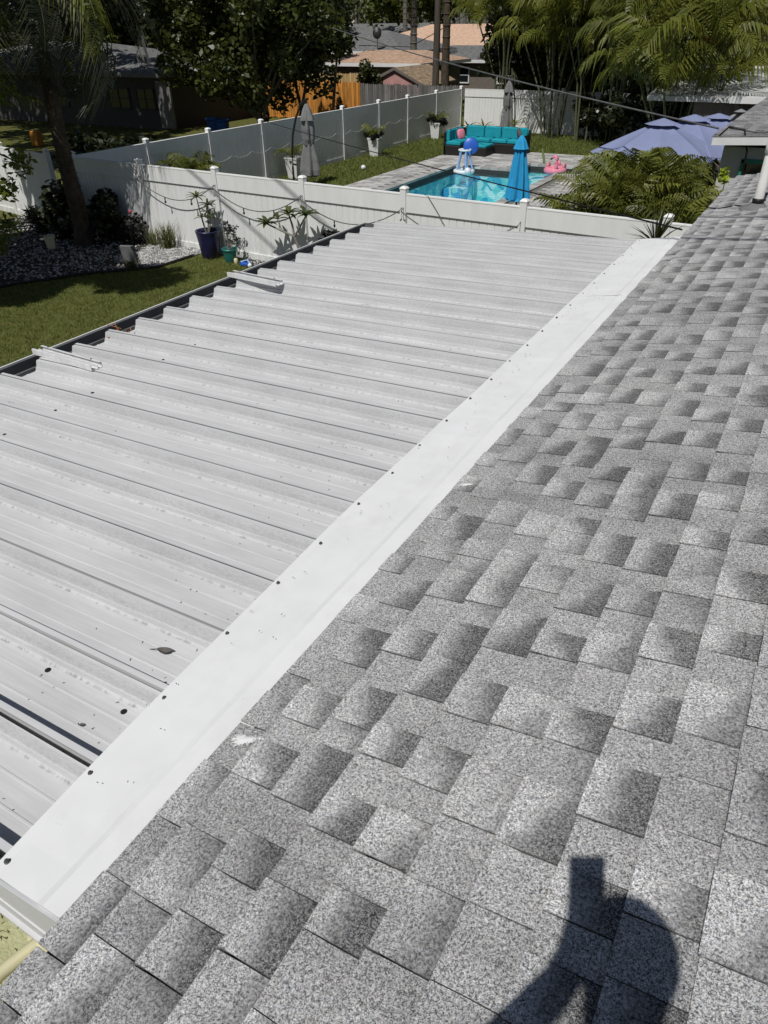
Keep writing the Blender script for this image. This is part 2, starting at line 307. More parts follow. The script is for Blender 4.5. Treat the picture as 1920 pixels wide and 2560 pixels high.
def inpoly(P, poly):
    x, y = P[:, 0], P[:, 1]; r = np.zeros(len(P), bool); n = len(poly)
    for i in range(n):
        (x1, y1), (x2, y2) = poly[i], poly[(i+1) % n]
        with np.errstate(divide='ignore', invalid='ignore'):
            c = ((y1 > y) != (y2 > y)) & (x < (x2-x1)*(y-y1)/(y2-y1)+x1)
        r ^= c
    return r
def scatter(poly, n):
    a = np.array(poly); P = RNG.uniform(a.min(0), a.max(0), (n, 2)); return P[inpoly(P, poly)]
def pebbles(name, poly, n, smin, smax):
    P = scatter(poly, n); k = len(P); s = RNG.uniform(smin, smax, (k, 1))
    t = (1+5**.5)/2
    I = np.array([(1,0,0), (-1,0,0), (0,1,0), (0,-1,0), (0,0,.65), (0,0,-.65)], float); Fi = np.array([(0,2,4), (2,1,4), (1,3,4), (3,0,4), (2,0,5), (1,2,5), (3,1,5), (0,3,5)])
    a = RNG.uniform(0, 6.28, k); ca, sa = np.cos(a), np.sin(a); st = RNG.uniform(.6, 1.3, (k, 1))
    X = I[None, :, 0]*st*s; Y = I[None, :, 1]*s; Z = I[None, :, 2]*s+RNG.uniform(-.1, .4, (k, 1))*s
    V = np.stack([X*ca[:, None]-Y*sa[:, None]+P[:, :1], X*sa[:, None]+Y*ca[:, None]+P[:, 1:], Z+.012], -1)
    F = (Fi[None]+np.arange(k)[:, None, None]*6).reshape(-1, 3)
    return stuff(link(name, npmesh(name, V, F), 'pebble'))
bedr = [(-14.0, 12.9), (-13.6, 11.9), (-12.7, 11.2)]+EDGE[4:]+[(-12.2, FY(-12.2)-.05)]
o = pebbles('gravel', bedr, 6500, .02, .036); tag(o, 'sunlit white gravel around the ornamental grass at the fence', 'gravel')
o = pebbles('gravel', bed, 6500, .022, .042); tag(o, 'white gravel under the palm and shrubs left of the lawn', 'gravel')  # stones kept sparse so dark soil deepens the shade under the trees
o = pebbles('gravel', bed2, 3500, .022, .04); tag(o, 'white gravel strip at fence foot right of the teal pot', 'gravel')

def blades(name, P, h0, h1, wd, lean=.5, mat='grass_blade', z=0):
    k = len(P); a = RNG.uniform(0, 6.28, k); h = RNG.uniform(h0, h1, k); wv = np.stack([np.cos(a), np.sin(a)], -1)*wd
    l = RNG.normal(0, lean, (k, 2))*h[:, None]
    zb = np.full((k, 1), z)
    V = np.stack([np.hstack([P-wv, zb]), np.hstack([P+wv, zb]), np.hstack([P+l, zb+h[:, None]])], 1)
    F = np.arange(k*3).reshape(-1, 3)
    return stuff(link(name, npmesh(name, V, F), mat))
lawn1 = [(-4.7,1), (-8,.5), (-12,4), (-14.4,7.2), (-13.9,8.9), (-13.1,10.2), (-12.15,11.2), (-12.1,12.5), (-10.95,12.6), (-10.2,12.05), (-8.5,11.5), (-4.7,11)]
o = blades('grass', scatter(lawn1, 110000), .025, .075, .006, .6); tag(o, 'sunlit lawn grass between metal patio roof and gravel', 'grass')
lawn2 = [(-16.5,13.6), (-13.7,13.6), (-13.7,28.1), (-13.7,30.5), (-5,30.5), (-5,36), (-16.5,36)]
o = blades('grass', scatter(lawn2, 70000), .04, .12, .014, .6); tag(o, 'lawn grass around the pool deck inside the white fence', 'grass')
P = scatter([(-4.9,-4), (-1.2,-4), (-1.2,.8), (-4.9,.8)], 4000)
o = blades('grass', P, .02, .07, .006, .9, 'reed'); tag(o, 'dry grass by the house corner below the roof', 'grass')

# ------------------------------------------------------------------ main house with shingle roof
PITCH = R(11.4); TP = math.tan(PITCH); CP = math.cos(PITCH)
def RZ(x): return 2.86+(x+.10)*TP
XE0 = -1.056
house = thing('house', 'house with grey shingle roof filling the foreground, photographer standing on it', 'house', (0, 0, 0))
YN, YF, XE, XR = -4.0, 10.9, -1.05, 4.2
mb = MB(); zz = -.03
XE -= .022
mb.add([(XE+.02, YN, RZ(XE+.02)+zz), (XR, YN, RZ(XR)+zz), (XR, YF, RZ(XR)+zz), (XE+.02, YF, RZ(XE+.02)+zz), (XE+.02, YN, RZ(XE+.02)-.06), (XR, YN, RZ(XR)-.06), (XR, YF, RZ(XR)-.06), (XE+.02, YF, RZ(XE+.02)-.06)], [(0,1,2,3), (7,6,5,4), (0,4,5,1), (1,5,6,2), (2,6,7,3), (3,7,4,0)])
mb.build('roof_deck', 'deck_sheathing', house)
mb = MB(); mb.add([(XR, YN, RZ(XR)), (XR+5.3, YN, RZ(XR)-5.3*TP), (XR+5.3, YF, RZ(XR)-5.3*TP), (XR, YF, RZ(XR))], [(0,1,2,3)]); mb.build('rear_roof_slope', 'roof_grey', house)
MB().box((XE+.06, (YN+YF)/2, RZ(XE)-.14), (.02, YF-YN, .16)).build('fascia', 'white_paint', house)
MB().box((3.9, 3.4, 1.2), (8.4, 13.9, 2.4)).build('wall', 'stucco', house)
# shingle tabs: course by course, raised teeth and recessed gaps, each a real plate
EXP = .146; ux, uz = CP, math.sin(PITCH); nx, nz = -math.sin(PITCH), CP
def project(p):
    q = Vector(p)-Vector((0, 0, CAMH)); z = q.dot(FW)
    if z < .05: return None
    return (960+1770*q.dot(RT)/z, 1280+1770*q.dot(DN)/z, z)
tabs = []
for k in range(-7, 30):
    y = YN+random.uniform(0, .2); tooth = random.random() < .5; x0 = -.10+k*EXP*CP if k > -7 else -1.056
    while y < YF:
        wd = random.choice((.11, .13, .15, .17, .19)) if tooth else random.choice((.09, .11, .13, .15, .17))
        y1 = min(y+wd, YF); yc = (y+y1)/2; pr = project((x0, yc, RZ(x0)))
        size = 0
        if pr and -60 < pr[0] < 1980 and -60 < pr[1] < 2640: size = 1/pr[2]**2
        kind = 1 if tooth else 0
        jit = random.uniform(-.004, .004) if tooth else 0
        tone = random.choice((.47,.50,.54,.58)) if tooth else random.choice((.40,.42,.44,.47))
        dark = random.choice((.45,.62,.8,.95,1,1.1,1.2)) if tooth else random.choice((0, 0, .1, .25, .55))
        tabs.append((size, x0, y, y1, tooth, tone, dark, jit)); y = y1
        tooth = (not tooth) if random.random() < .94 else tooth
def tabgeo(mb, t):
    _, x0, y, y1, tooth, tone, dark, jit = t
    h = (.0135 if tooth else .0085)+random.uniform(-.0008, .0016); L = .176; h2 = .0015; g = .0017; lift = random.uniform(0, .0015)
    def P(s, yy, hh): return (x0+ux*s+nx*hh, yy, RZ(x0)+uz*s+nz*hh)
    dy = random.uniform(-.003, .003)
    hs = lambda q: h+(h2-h)*q/L
    v = [P(jit, y+g, h-.006), P(jit, y1-g, h-.006), P(L, y1-g, -.004), P(L, y+g, -.004), P(jit, y+g+dy, h), P(jit, y1-g+dy, h+lift), P(.073, y+g, hs(.073)), P(.073, y1-g, hs(.073)), P(.137, y+g, hs(.137)), P(.137, y1-g, hs(.137)), P(L, y+g, h2), P(L, y1-g, h2)]
    f = [(0,1,5,4), (4,5,7,6), (6,7,9,8), (8,9,11,10), (1,2,11,9,7,5), (3,0,4,6,8,10), (3,2,1,0)]
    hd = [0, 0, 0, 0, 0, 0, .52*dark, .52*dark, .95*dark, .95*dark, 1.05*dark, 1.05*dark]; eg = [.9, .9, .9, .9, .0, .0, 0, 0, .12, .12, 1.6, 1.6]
    if dark > .4:   # the printed blend runs aslant
        q = random.uniform(-.3, .3); hd[7] += q; hd[6] -= q; hd[5] += max(0, q*.8); hd[4] += max(0, -q*.8); hd[9] += q*.5; hd[8] -= q*.5
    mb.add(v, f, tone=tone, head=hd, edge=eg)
tabs.sort(key=lambda t: -t[0])
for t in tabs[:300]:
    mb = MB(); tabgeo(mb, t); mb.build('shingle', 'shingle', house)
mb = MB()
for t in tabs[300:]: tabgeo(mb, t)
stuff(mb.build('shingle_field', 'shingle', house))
# sealant smears on the shingle edge
def blob(cx, cy, z, a, b, rot, n=26, seed=0, tilt=True):
    rr = random.Random(seed); v = []; ph = [rr.uniform(0, 6.28) for _ in range(5)]
    for i in range(n):
        q = 6.283*i/n; k = 1+.16*math.sin(3*q+ph[0])+.12*math.sin(5*q+ph[1])+.1*math.sin(9*q+ph[2])+.06*math.sin(13*q+ph[3])
        x, y = a*k*math.cos(q), b*k*math.sin(q); X = cx+x*math.cos(rot)-y*math.sin(rot); Y = cy+x*math.sin(rot)+y*math.cos(rot)
        v.append((X, Y, z+((X-cx)*TP if tilt else 0)))
    c = (cx, cy, z+.004)
    return MB().add(v+[c], [(i, (i+1) % n, n) for i in range(n)], fade=[0]*n+[1.15])
for (cx, cy, a, b, rot, sd_) in ((-1.0, .90, .06, .03, .3, 1), (-1.01, 2.43, .045, .016, .4, 5)):
    blob(cx, cy, RZ(cx)+.0135, a, b, rot, seed=sd_).build('sealant_smear', 'sealant', house)
# vent pipe on the roof
vp = thing('vent_pipe', 'tall white plastic vent pipe with coupling at the right edge of the shingle roof', 'pipe', (-.57, 8.49, RZ(-.57)))
MB().lathe([(.16, -.03), (.15, .006), (.085, .03), (.07, .05)], 20).build('flashing_boot', 'concrete', vp, smooth=True)
MB().lathe([(.046, -.02), (.046, 1.3), (.038, 1.3)], 16).build('pipe', 'pvc', vp, smooth=True)
MB().lathe([(.046, .5), (.058, .505), (.058, .6), (.05, .605), (.05, .63), (.046, .635)], 16).build('coupling', 'pvc', vp, smooth=True)
MB().lathe([(.047, .05), (.056, .055), (.056, .09), (.047, .095)], 16).build('collar', 'black_rubber', vp, smooth=True)
cb = MB().tube([(-.35, 6.9, RZ(-.35)+.02), (-.28, 7.0, RZ(-.28)+.03), (-.15, 7.06, RZ(-.15)+.02), (.1, 7.2, RZ(.1)+.02), (.5, 7.25, RZ(.5)+.02)], .008, 6).build('roof_cable', 'cord_white', None, smooth=True)
tag(cb, 'thin white cable lying on shingles in front of the vent pipe', 'cable')
cb = MB().tube([(-1.05, 8.75, RZ(-1.05)+.012), (-.93, 8.62, RZ(-.93)+.014), (-.8, 8.72, RZ(-.8)+.012), (-.66, 8.5, RZ(-.66)+.03)], .007, 6).build('roof_cable', 'black_rubber', None, smooth=True)
tag(cb, 'thin black cable from the shingle eave to the vent pipe foot', 'cable')

# ------------------------------------------------------------------ metal patio roof
def PZ(x): return 2.518+.0385*(x+1.42)
pat = thing('patio_roof', 'white ribbed metal patio roof joined to the shingle eave by flashing', 'patio roof', (0, 0, 0))
prof = [(0, 0), (.075, 0), (.077, .003), (.083, .003), (.085, 0), (.155, 0), (.157, .003), (.163, .003), (.165, 0), (.225, 0), (.231, .006), (.236, .024), (.243, .026), (.250, .052), (.256, .0685), (.2675, .0702), (.269, -.04), (.291, -.04), (.2915, .0708), (.2815, .071), (.2815, .0752), (.302, .0758), (.304, .001), (.305, 0)]
XA, XB = -4.40, -1.30
def panel_mesh(pr):
    mb = MB(); v = []; f = []; n = len(pr)
    for x in (XA, XB):
        for y, z in pr: v.append((x, y, PZ(x)+z))
    for i in range(n-1): f.append((i, i+1, n+i+1, n+i))
    mb.add(v, f); v2 = [(x, y, z-.0022) for x, y, z in v]; mb.add(v2, [q[::-1] for q in f])
    mb.add([v[i] for i in range(n)]+[v2[i] for i in range(n)], [(i+1, i, n+i, n+i+1) for i in range(n-1)]); return mb.mesh('roof_panel')
def seam(w):      # the seam stands open by w
    return [((.2815-w if abs(y-.2675) < .001 else .283-w if abs(y-.269) < .001 else y), z) for y, z in prof]
pm0, pm1, pm2, pmc = panel_mesh(seam(.019)[9:]), panel_mesh(seam(.019)), panel_mesh(seam(.010)), panel_mesh(seam(.0055))
Y0 = .349-.258; NP = 24
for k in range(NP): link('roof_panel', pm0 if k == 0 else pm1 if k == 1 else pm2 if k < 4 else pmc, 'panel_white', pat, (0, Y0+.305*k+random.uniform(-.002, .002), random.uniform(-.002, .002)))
YE0, YE1 = Y0+.225, Y0+.305*NP
# the first bay is closed by an end fascia
mb = MB(); a = YE0
def plate(xs, ztop, y0, y1, z0):
    v = []; n = len(xs)
    for y in (y0, y1):
        for x in xs: v += [(x, y, PZ(x)+z0), (x, y, ztop(x))]
    f = []
    for k in range(n-1): i = 2*k; m_ = 2*n; f += [(i, i+2, i+3, i+1), (m_+i+1, m_+i+3, m_+i+2, m_+i), (i+1, i+3, m_+i+3, m_+i+1), (i, m_+i, m_+i+2, i+2)]
    mb.add(v, f)
def ftop(x):
    if x < -1.372: return PZ(x)+.072
    z1, z2 = PZ(-1.342)+.0815, RZ(-1.16)-.0025
    if x < -1.342: return z1-.003
    if x < -1.16: return z1+(x+1.342)/.182*(z2-z1)
    return RZ(x)-.004
plate([XA-.1, -2, -1.375, -1.369, -1.342, -1.16, -1.135, -1.06], ftop, a-.006, a+.0035, -.115)
plate([XA-.1, -1.07], lambda x: PZ(x)-.105, a-.018, a-.006, -.115)
plate([XA-.1, -1.07], lambda x: PZ(x)-.03, a-.010, a-.006, -.036)
mb.build('end_fascia', 'panel_white', pat)
mb = MB(); v = [(x, y, PZ(x)+z) for x in (XA, XB) for (y, z) in ((YE1, -.1), (YE1+.012, -.1), (YE1+.012, .068), (YE1, .068))]
mb.add(v, [(0,1,2,3), (7,6,5,4), (0,4,5,1), (1,5,6,2), (2,6,7,3), (3,7,4,0)]); mb.build('end_fascia', 'white_paint', pat)
# apron flashing tucked under the first shingles
def FX(y): return -1.43+.088*math.exp(-(y-.35)/1.2)      # screw line
def flash_piece(Yf0, Yf1, dz, ph):
    mb = MB(); NY = max(8, int((Yf1-Yf0)/.1)); v = []; f = []; n = 7
    for j in range(NY+1):
        y = Yf0+(Yf1-Yf0)*j/NY; fx = FX(y); wob = .003*math.sin(y*2.1)+.0025*math.sin(y*5.3+ph); zs = PZ(fx)+.079+dz
        row = [(-1.02, RZ(-1.02)-.012), (-1.075, RZ(-1.075)-.006), (-1.135, RZ(-1.135)+.001+dz), (-1.16, RZ(-1.16)-.004+dz), (fx+wob, zs), (fx-.026+wob, zs-.003), (fx-.028+wob, zs-.013)]
        for i, (x, z) in enumerate(row): v.append((x, y, z+(.0022*math.sin(y*3.7+i+ph)+.0012*math.sin(y*11+2*i) if 1 < i < 5 else 0)))
    for j in range(NY):
        for i in range(n-1): f.append((j*n+i, (j+1)*n+i, (j+1)*n+i+1, j*n+i+1))
    mb.add(v, f); mb.add([(x, y, z-.0015) for x, y, z in v], [q[::-1] for q in f])
    mb.add(v[:n]+[(x, y, z-(.012 if ph == 0 else .0015)) for x, y, z in v[:n]], [(i, i+1, n+i+1, n+i) for i in range(n-1)])
    mb.build('flashing', 'flashing_white', pat)
flash_piece(YE0+.004, 3.12, .0035, 0); flash_piece(3.06, 5.52, 0, 1.7); flash_piece(5.46, YE1+.02, .003, 3.1)
sm = MB().lathe([(.0075, -.002), (.0075, .002), (.0055, .003), (.005, .007), (.002, .0075)], 10).mesh('screw')
for k in range(NP):
    yy = .349+.305*k+random.uniform(-.01, .01); xx = FX(yy)+random.uniform(-.004, .006); o = link('screw', sm, 'screw', pat, (xx, yy, PZ(xx)+.0825 if yy < 3.1 else PZ(xx)+.0795))
wm = MB().lathe([(.011, 0), (.011, .002), (.006, .003), (.005, .006)], 10).mesh('roof_fastener')
for k in range(NP):
    y = .90+.305*k-.305*.25
    x = -3.71+random.uniform(-.01, .01); yy = 2.219-.305*7+.3*k
    if .5 < yy < 7.3: link('roof_fastener', wm, 'washer', pat, (x, Y0+.305*round((yy-Y0)/.305-.5)+.125+random.uniform(-.03, .03), PZ(x)))
for x, y in ((-1.905,.898), (-1.52,.891)): link('roof_fastener', wm, 'washer', pat, (x, y-.0, PZ(x)))
# gutter
gp = [(-4.335, -.05), (-4.335, -.135), (-4.56, -.135), (-4.575, -.06), (-4.585, -.055), (-4.585, .012), (-4.598, .014), (-4.598, -.06), (-4.575, -.145), (-4.32, -.145), (-4.32, -.05)]
mb = MB(); zb = PZ(-4.5)+.012; ga, gb = YE0-.1, YE1+.05
v = [(x, y, zb+z) for y in (ga, gb) for x, z in gp]; n = len(gp)
mb.add(v, [(i, i+1, n+i+1, n+i) for i in range(n-1)]+[(n-1, 0, n, 2*n-1)]); mb.build('gutter', 'gutter', pat)
MB().box((-4.606, (ga+gb)/2, zb+.016), (.013, gb-ga, .008)).build('gutter_lip', 'white_paint', pat)
MB().box((-4.46, gb+.005, zb-.06), (.27, .01, .16)).build('gutter_end', 'gutter', pat)
MB().box((-4.2, 3.8, PZ(-4.2)-.11), (.09, 7.4, .14)).build('beam', 'white_paint', pat)
for y in (.4, 2.8, 5.1, 7.3): MB().box((-4.2, y, 1.12), (.09, .09, 2.24)).build('post', 'white_paint', pat)
# aluminium channel offcuts left over the gutter
def offcut(a, b, label):
    a, b = Vector(a), Vector(b); dirv = (b-a).normalized(); L = (b-a).length; rz = math.atan2(dirv.y, dirv.x)
    t = thing('metal_offcut', label, 'metal offcut', a, rz); t.rotation_euler = (0, -math.asin(dirv.z), rz)
    mb = MB()
    for (y, z, dy, dz) in ((0, .0, .085, .004), (-.041, .018, .004, .036), (.041, .018, .004, .036), (-.035, .035, .014, .003), (.035, .035, .014, .003), (.008, .012, .004, .022)): mb.box((L/2, y, z), (L, dy, dz))
    mb.build('channel', 'scrap_metal', t)
    for k in (.12, .85): MB().lathe([(.006, 0), (.006, .004), (.002, .006)], 8, (L*k, .036, .037)).build('rivet', 'screw', t)
offcut((-4.50, 2.885, PZ(-4.5)+.079), (-3.84, 2.835, PZ(-3.84)+.079), 'longer bent aluminium channel offcut across the gutter, nearer of two')
offcut((-4.50, 4.965, PZ(-4.5)+.079), (-3.87, 4.86, PZ(-3.87)+.079), 'short aluminium channel offcut across the gutter, farther of two')
# leaves and twigs on the roof
def leafobj(name, x, y, L, Wd, rz, mat, label, cat, curl=.25, stem=.3):
    mb = MB(); N = 6; v = []; f = []
    for i in range(N+1):
        t = i/N; wv = Wd*math.sin(math.pi*min(1, t*.93+.05))**.8/2; z = .004+curl*L*(t-.5)**2
        v += [(L*(t-.5), -wv, z+wv*.5), (L*(t-.5), 0, z), (L*(t-.5), wv, z+wv*.6)]
    for i in range(N): f += [(i*3, i*3+1, i*3+4, i*3+3), (i*3+1, i*3+2, i*3+5, i*3+4)]
    mb.add(v, f); mb.add([(x_, y_, z-.0008) for x_, y_, z in v], [q[::-1] for q in f])
    mb.tube([(-L*.5, 0, .004+curl*L*.25), (-L*.5-stem*L*.5, .02*L, .012), (-L*.5-stem*L, .12*L, .004)], .0016, 5)
    o = mb.build(name, mat, None, (x, y, PZ(x)+.001)); o.rotation_euler = (0, -.038, rz); tag(o, label, cat); return o
leafobj('dry_leaf', -1.59, 1.155, .058, .03, .35, 'dry_leaf', 'large curled dry leaf with stem on white metal pan by the flashing', 'leaf', .9, .6)
leafobj('dry_leaf', -1.722, 1.009, .036, .016, -.4, 'dry_leaf', 'flat pointed grey leaf scrap beside the dark panel seam', 'leaf', .1, .1)
leafobj('dry_leaf', -1.555, 1.323, .04, .012, 1.0, 'dry_leaf', 'slim upright dry leaf near the eave flashing, above the large curled leaf', 'leaf', .5, .2)
leafobj('dry_leaf', -1.656, 1.334, .02, .010, .8, 'dry_leaf', 'tiny dark leaf left of the slim dry leaf', 'leaf', .2, .2)
leafobj('dry_leaf', -1.489, 1.042, .02, .007, 1.1, 'dry_leaf', 'tiny narrow leaf beside the flashing below the large curled leaf', 'leaf', .2, .2)
leafobj('dry_leaf', -1.595, .786, .018, .012, .4, 'dry_leaf', 'small dark leaf crumb between the two black roof fasteners', 'leaf', .3, .2)
def twig(pts, r, label, mat='dry_leaf'):
    p = [(x, y, PZ(x)+.005+.004*(i % 2)) for i, (x, y) in enumerate(pts)]; mb = MB().tube(p, [r]*(len(p)-1)+[r*.4], 5)
    q = Vector(p[len(p)//2]); mb.tube([q, q+Vector((.03, .02, .006))], [r*.6, r*.3], 5)
    tag(mb.build('twig', mat), label, 'twig')
twig([(-2.12,3.72), (-2.10,3.77), (-2.078,3.813)], .006, 'short grey twig on metal pan, upper one of two slanting twigs')
twig([(-2.042,3.413), (-2.0,3.47), (-1.95,3.53)], .006, 'grey twig on metal pan, lower one of two slanting twigs')
twig([(-1.987,2.85), (-1.92,2.865), (-1.864,2.877)], .004, 'pale straw twig lying across a pan near the middle of the metal roof', 'cord_white')
twig([(-1.703,3.77), (-1.63,3.815), (-1.555,3.861)], .004, 'pale straw twig on metal pan close to the flashing screws', 'cord_white')
twig([(-1.57,.68), (-1.54,.70), (-1.51,.725)], .0025, 'thin black twig beside the wide dark seam near the flashing')
mb = MB()
for i in range(16):
    q = random.uniform(0, 6.28); L = random.uniform(.03, .07); mb.tube([(0, 0, .004), (math.cos(q)*L*.6, math.sin(q)*L*.6, .03), (math.cos(q)*L, math.sin(q)*L, .035)], [.002, .0018, .0005], 4)
tag(mb.build('dry_tuft', 'dry_leaf', None, (-3.21, 5.586, PZ(-3.21))), 'small dried tuft of moss on the far metal pans', 'moss tuft')
mb = MB()
for i in range(34):
    q = random.uniform(0, 6.28); L = random.uniform(.02, .06); c = Vector((random.gauss(0, .05), random.gauss(0, .035), random.uniform(0, .03))); mb.tube([c, c+Vector((math.cos(q)*L, math.sin(q)*L, random.uniform(0, .025)))], [.006, .002], 5)
mb.tube([(-.16, .1, .06), (-.05, .03, .05), (.05, -.02, .03)], .003, 5); mb.tube([(-.16, .03, .07), (-.02, .04, .055)], .0025, 5)
tag(mb.build('palm_debris', 'orange_debris', None, (-4.33, 3.47, PZ(-4.33)+.01)), 'orange brown palm flower debris caught at the gutter edge', 'debris')
rr = random.Random(5); mb = MB()
for i in range(420):
    x = rr.uniform(-4.3, -1.5); y = rr.uniform(.45, 7.2)
    if rr.random() < .5: x = rr.uniform(-2.0, -1.47)
    fr = (y-Y0) % .305
    if fr > .235: continue
    L = rr.uniform(.003, .012); q = rr.uniform(0, 6.28); mb.tube([(x, y, PZ(x)+.003), (x+L*math.cos(q), y+L*math.sin(q), PZ(x)+.004)], [.0016, .0008], 4)
o = mb.build('leaf_litter', 'dry_leaf'); stuff(o); tag(o, 'tiny scattered leaf crumbs on the white metal pans', 'litter')
mb = MB()
for i in range(70):
    x = rr.uniform(-1.41, -1.2); y = rr.uniform(.4, 7.3); z = PZ(x)+.079+(x+1.43)*.21+.006; L = rr.uniform(.003, .009); q = rr.uniform(0, 6.28); mb.tube([(x, y, z), (x+L*math.cos(q), y+L*math.sin(q), z+.002)], [.0015, .0008], 4)
o = mb.build('leaf_litter', 'dry_leaf'); stuff(o); tag(o, 'few tiny dark crumbs on the white flashing strip', 'litter')

# ------------------------------------------------------------------ white vinyl fences
CAPM = MB().lathe([(.062, 0), (.098, .004), (.098, .02), (.06, .045), (.052, .05), (.052, .052)], 4).mesh('post_cap')
POSTM = MB().box((0, 0, .9), (.125, .125, 1.8)).mesh('post')
PICKM = MB(); PICKM.add([(-.067, -.014, .12), (.067, -.014, .12), (.0745, -.002, .12), (.074, .012, .12), (-.07, .012, .12), (-.0745, -.002, .12), (-.067, -.014, 1.42), (.067, -.014, 1.42), (.0745, -.002, 1.42), (.074, .012, 1.42), (-.07, .012, 1.42), (-.0745, -.002, 1.42)], [(0,1,7,6), (1,2,8,7), (2,3,9,8), (3,4,10,9), (4,5,11,10), (5,0,6,11), (0,5,4,3,2,1), (6,7,8,9,10,11)]); PICKM = PICKM.mesh('picket')
def fence(label, pts, posts=None, skip_last=False):
    p0 = Vector((*pts[0], 0)); t = thing('vinyl_fence', label, 'fence', p0)
    for i, p in enumerate(pts):
        if posts is not None and not posts[i]: continue
        d = Vector((pts[min(i+1, len(pts)-1)][0]-pts[max(i-1, 0)][0], pts[min(i+1, len(pts)-1)][1]-pts[max(i-1, 0)][1])); rz = math.atan2(d.y, d.x)
        o = link('post', POSTM, 'vinyl', t, Vector((*p, 0))-p0); o.rotation_euler.z = rz
        c = link('cap', CAPM, 'vinyl_cap', o, (0, 0, 1.805)); c.rotation_euler.z = math.pi/4
    for i in range(len(pts)-1):
        a, b = Vector((*pts[i], 0)), Vector((*pts[i+1], 0)); d = b-a; L = d.length-.13; rz = math.atan2(d.y, d.x); mid = (a+b)/2-p0
        for z, h in ((.07, .14), (1.56, .30)):
            o = MB().box((0, 0, 0), (L, .085, h)).build('rail', 'vinyl', t, mid+Vector((0, 0, z))); o.rotation_euler.z = rz
        o = MB().box((0, 0, 0), (L, .095, .02)).build('rail_cap', 'vinyl_cap', t, mid+Vector((0, 0, 1.722))); o.rotation_euler.z = rz
        n = int(round(L/.15)); u = d.normalized()
        for k in range(n):
            q = mid+u*((k+.5)*L/n-L/2); o = link('picket', PICKM, 'vinyl', t, q); o.rotation_euler.z = rz; o.scale.x = L/n/.15
    return t
NFX = [-16.48+2.41*k for k in range(8)]
fence('long white vinyl fence running behind the metal patio roof, hung with string lights', [(x, FY(x)) for x in NFX])
fence('short shaded white vinyl fence section left of the leaning palm trunk', [(-17.43, 13.0), (-19.85, 13.4), (-22.3, 13.8)])
SFY = [FY(-16.6)+.10]+[15.62, 18.15, 20.7, 23.2, 25.6, 28.3, 30.75, 33.5, 36.2]
fence('shaded white vinyl fence on the left side of the pool yard', [(-16.6, y) for y in SFY], [False]+[True]*9)
fence('sunlit white vinyl fence across the back of the pool yard', [(-16.47+2.45*k, 36.25) for k in range(8)], [False]+[True]*7)
# string lights on the near fence
BULB = MB().lathe([(.010, 0), (.014, -.02), (.014, -.055), (.006, -.06), (.022, -.085), (.024, -.105), (.012, -.13)], 8).mesh('bulb')
for i in range(5):
    xa, xb = NFX[i]+.02, NFX[i+1]-.02
    a, b = Vector((xa, FY(xa)-.17, 1.45)), Vector((xb, FY(xb)-.17, 1.45))
    if i == 0: continue
    side = ['', 'navy pot', 'plumeria', 'patio gutter corner', 'pool water'][i]
    t = thing('string_light', 'sagging string light cord with bulbs on white fence panel ' + ['', 'left of the navy pot', 'above the plumeria', 'behind the gutter corner', 'right of the gutter corner'][i], 'string light', a, 0, 'string lights on the near fence')
    P = [p-a for p in sag(a, b, .36)]; MB().tube(P, .010, 6).build('cord', 'cable_grey', t, smooth=True)
    for q in (.36, .72):
        j = int(q*14); o = link('bulb', BULB, 'dark_metal', t, P[j])
    for p, x in ((P[0], xa), (P[-1], xb)): MB().tube([p, p+Vector((0, .13, .05))], .006, 6).build('hook', 'dark_metal', t)
# white string lights along the side fence
t = thing('string_light', 'white scalloped string light cord along the shaded side fence', 'string light', (-16.5, 13.4, 0))
for k in range(22):
    y0 = .6+k*1.0; MB().tube([p for p in sag((0, y0, 1.0), (0, y0+.95, 1.0), .10, 8)], .0045, 5).build('cord', 'cord_white', t)

# ------------------------------------------------------------------ pool, deck, furniture
PX0, PX1, PY0, PY1 = -12.0, -8.2, 17.0, 25.95; AX0, AX1, AY1 = -9.65, -7.4, 27.35
def inpool(x, y, e=0): return (PX0-e < x < PX1+e and PY0-e < y < PY1+e) or (AX0-e < x < AX1+e and PY1-e <= y < AY1+e)
# deck bed as strips round the pool
deck = MB()
for (x0, x1, y0, y1) in ((-13.65, PX0, 13.4, 30.3), (PX0, AX0, PY1, 30.3), (AX0, AX1, AY1, 30.3), (AX1, -5.2, PY1, 30.3), (PX1, -5.2, 13.4, PY1), (PX0, PX1, 13.4, PY0)): deck.box(((x0+x1)/2, (y0+y1)/2, .0), (x1-x0, y1-y0, .04))
deck = deck.build('pool_deck', 'paver_joint'); struct(deck)
pv = []; PWX, PWY = .42, .21; row = 0; y = 13.5
while y < 30.25:
    x = -13.63-(row % 2)*.21
    while x < -5.3:
        xa, xb = max(x, -13.63), min(x+PWX, -5.22); ya, yb = y, y+PWY
        if xb-xa > .06 and not any(inpool(px, py, .30) for px in (xa, xb) for py in (ya, yb)):
            pr_ = project(((xa+xb)/2, (ya+yb)/2, 0)); s_ = 0
            vis = pr_ and pr_[0] < 1400 and pr_[1] < 437+.098*(pr_[0]-770) and pr_[0] > 850
            pv.append((1/pr_[2]**2 if vis else 0, xa, xb, ya, yb))
        x += PWX
    y += PWY; row += 1
pv.sort(key=lambda q: -q[0])
def paver(mb, q):
    _, xa, xb, ya, yb = q; g = .006; h = .032+random.uniform(-.003, .003)
    mb.box(((xa+xb)/2, (ya+yb)/2, h/2), (xb-xa-2*g, yb-ya-2*g, h), None, tone=random.random())
for q in pv[:300]: mb = MB(); paver(mb, q); mb.build('paver', 'paver', deck)
mb = MB()
for q in pv[300:]: paver(mb, q)
stuff(mb.build('paver_field', 'paver', deck))
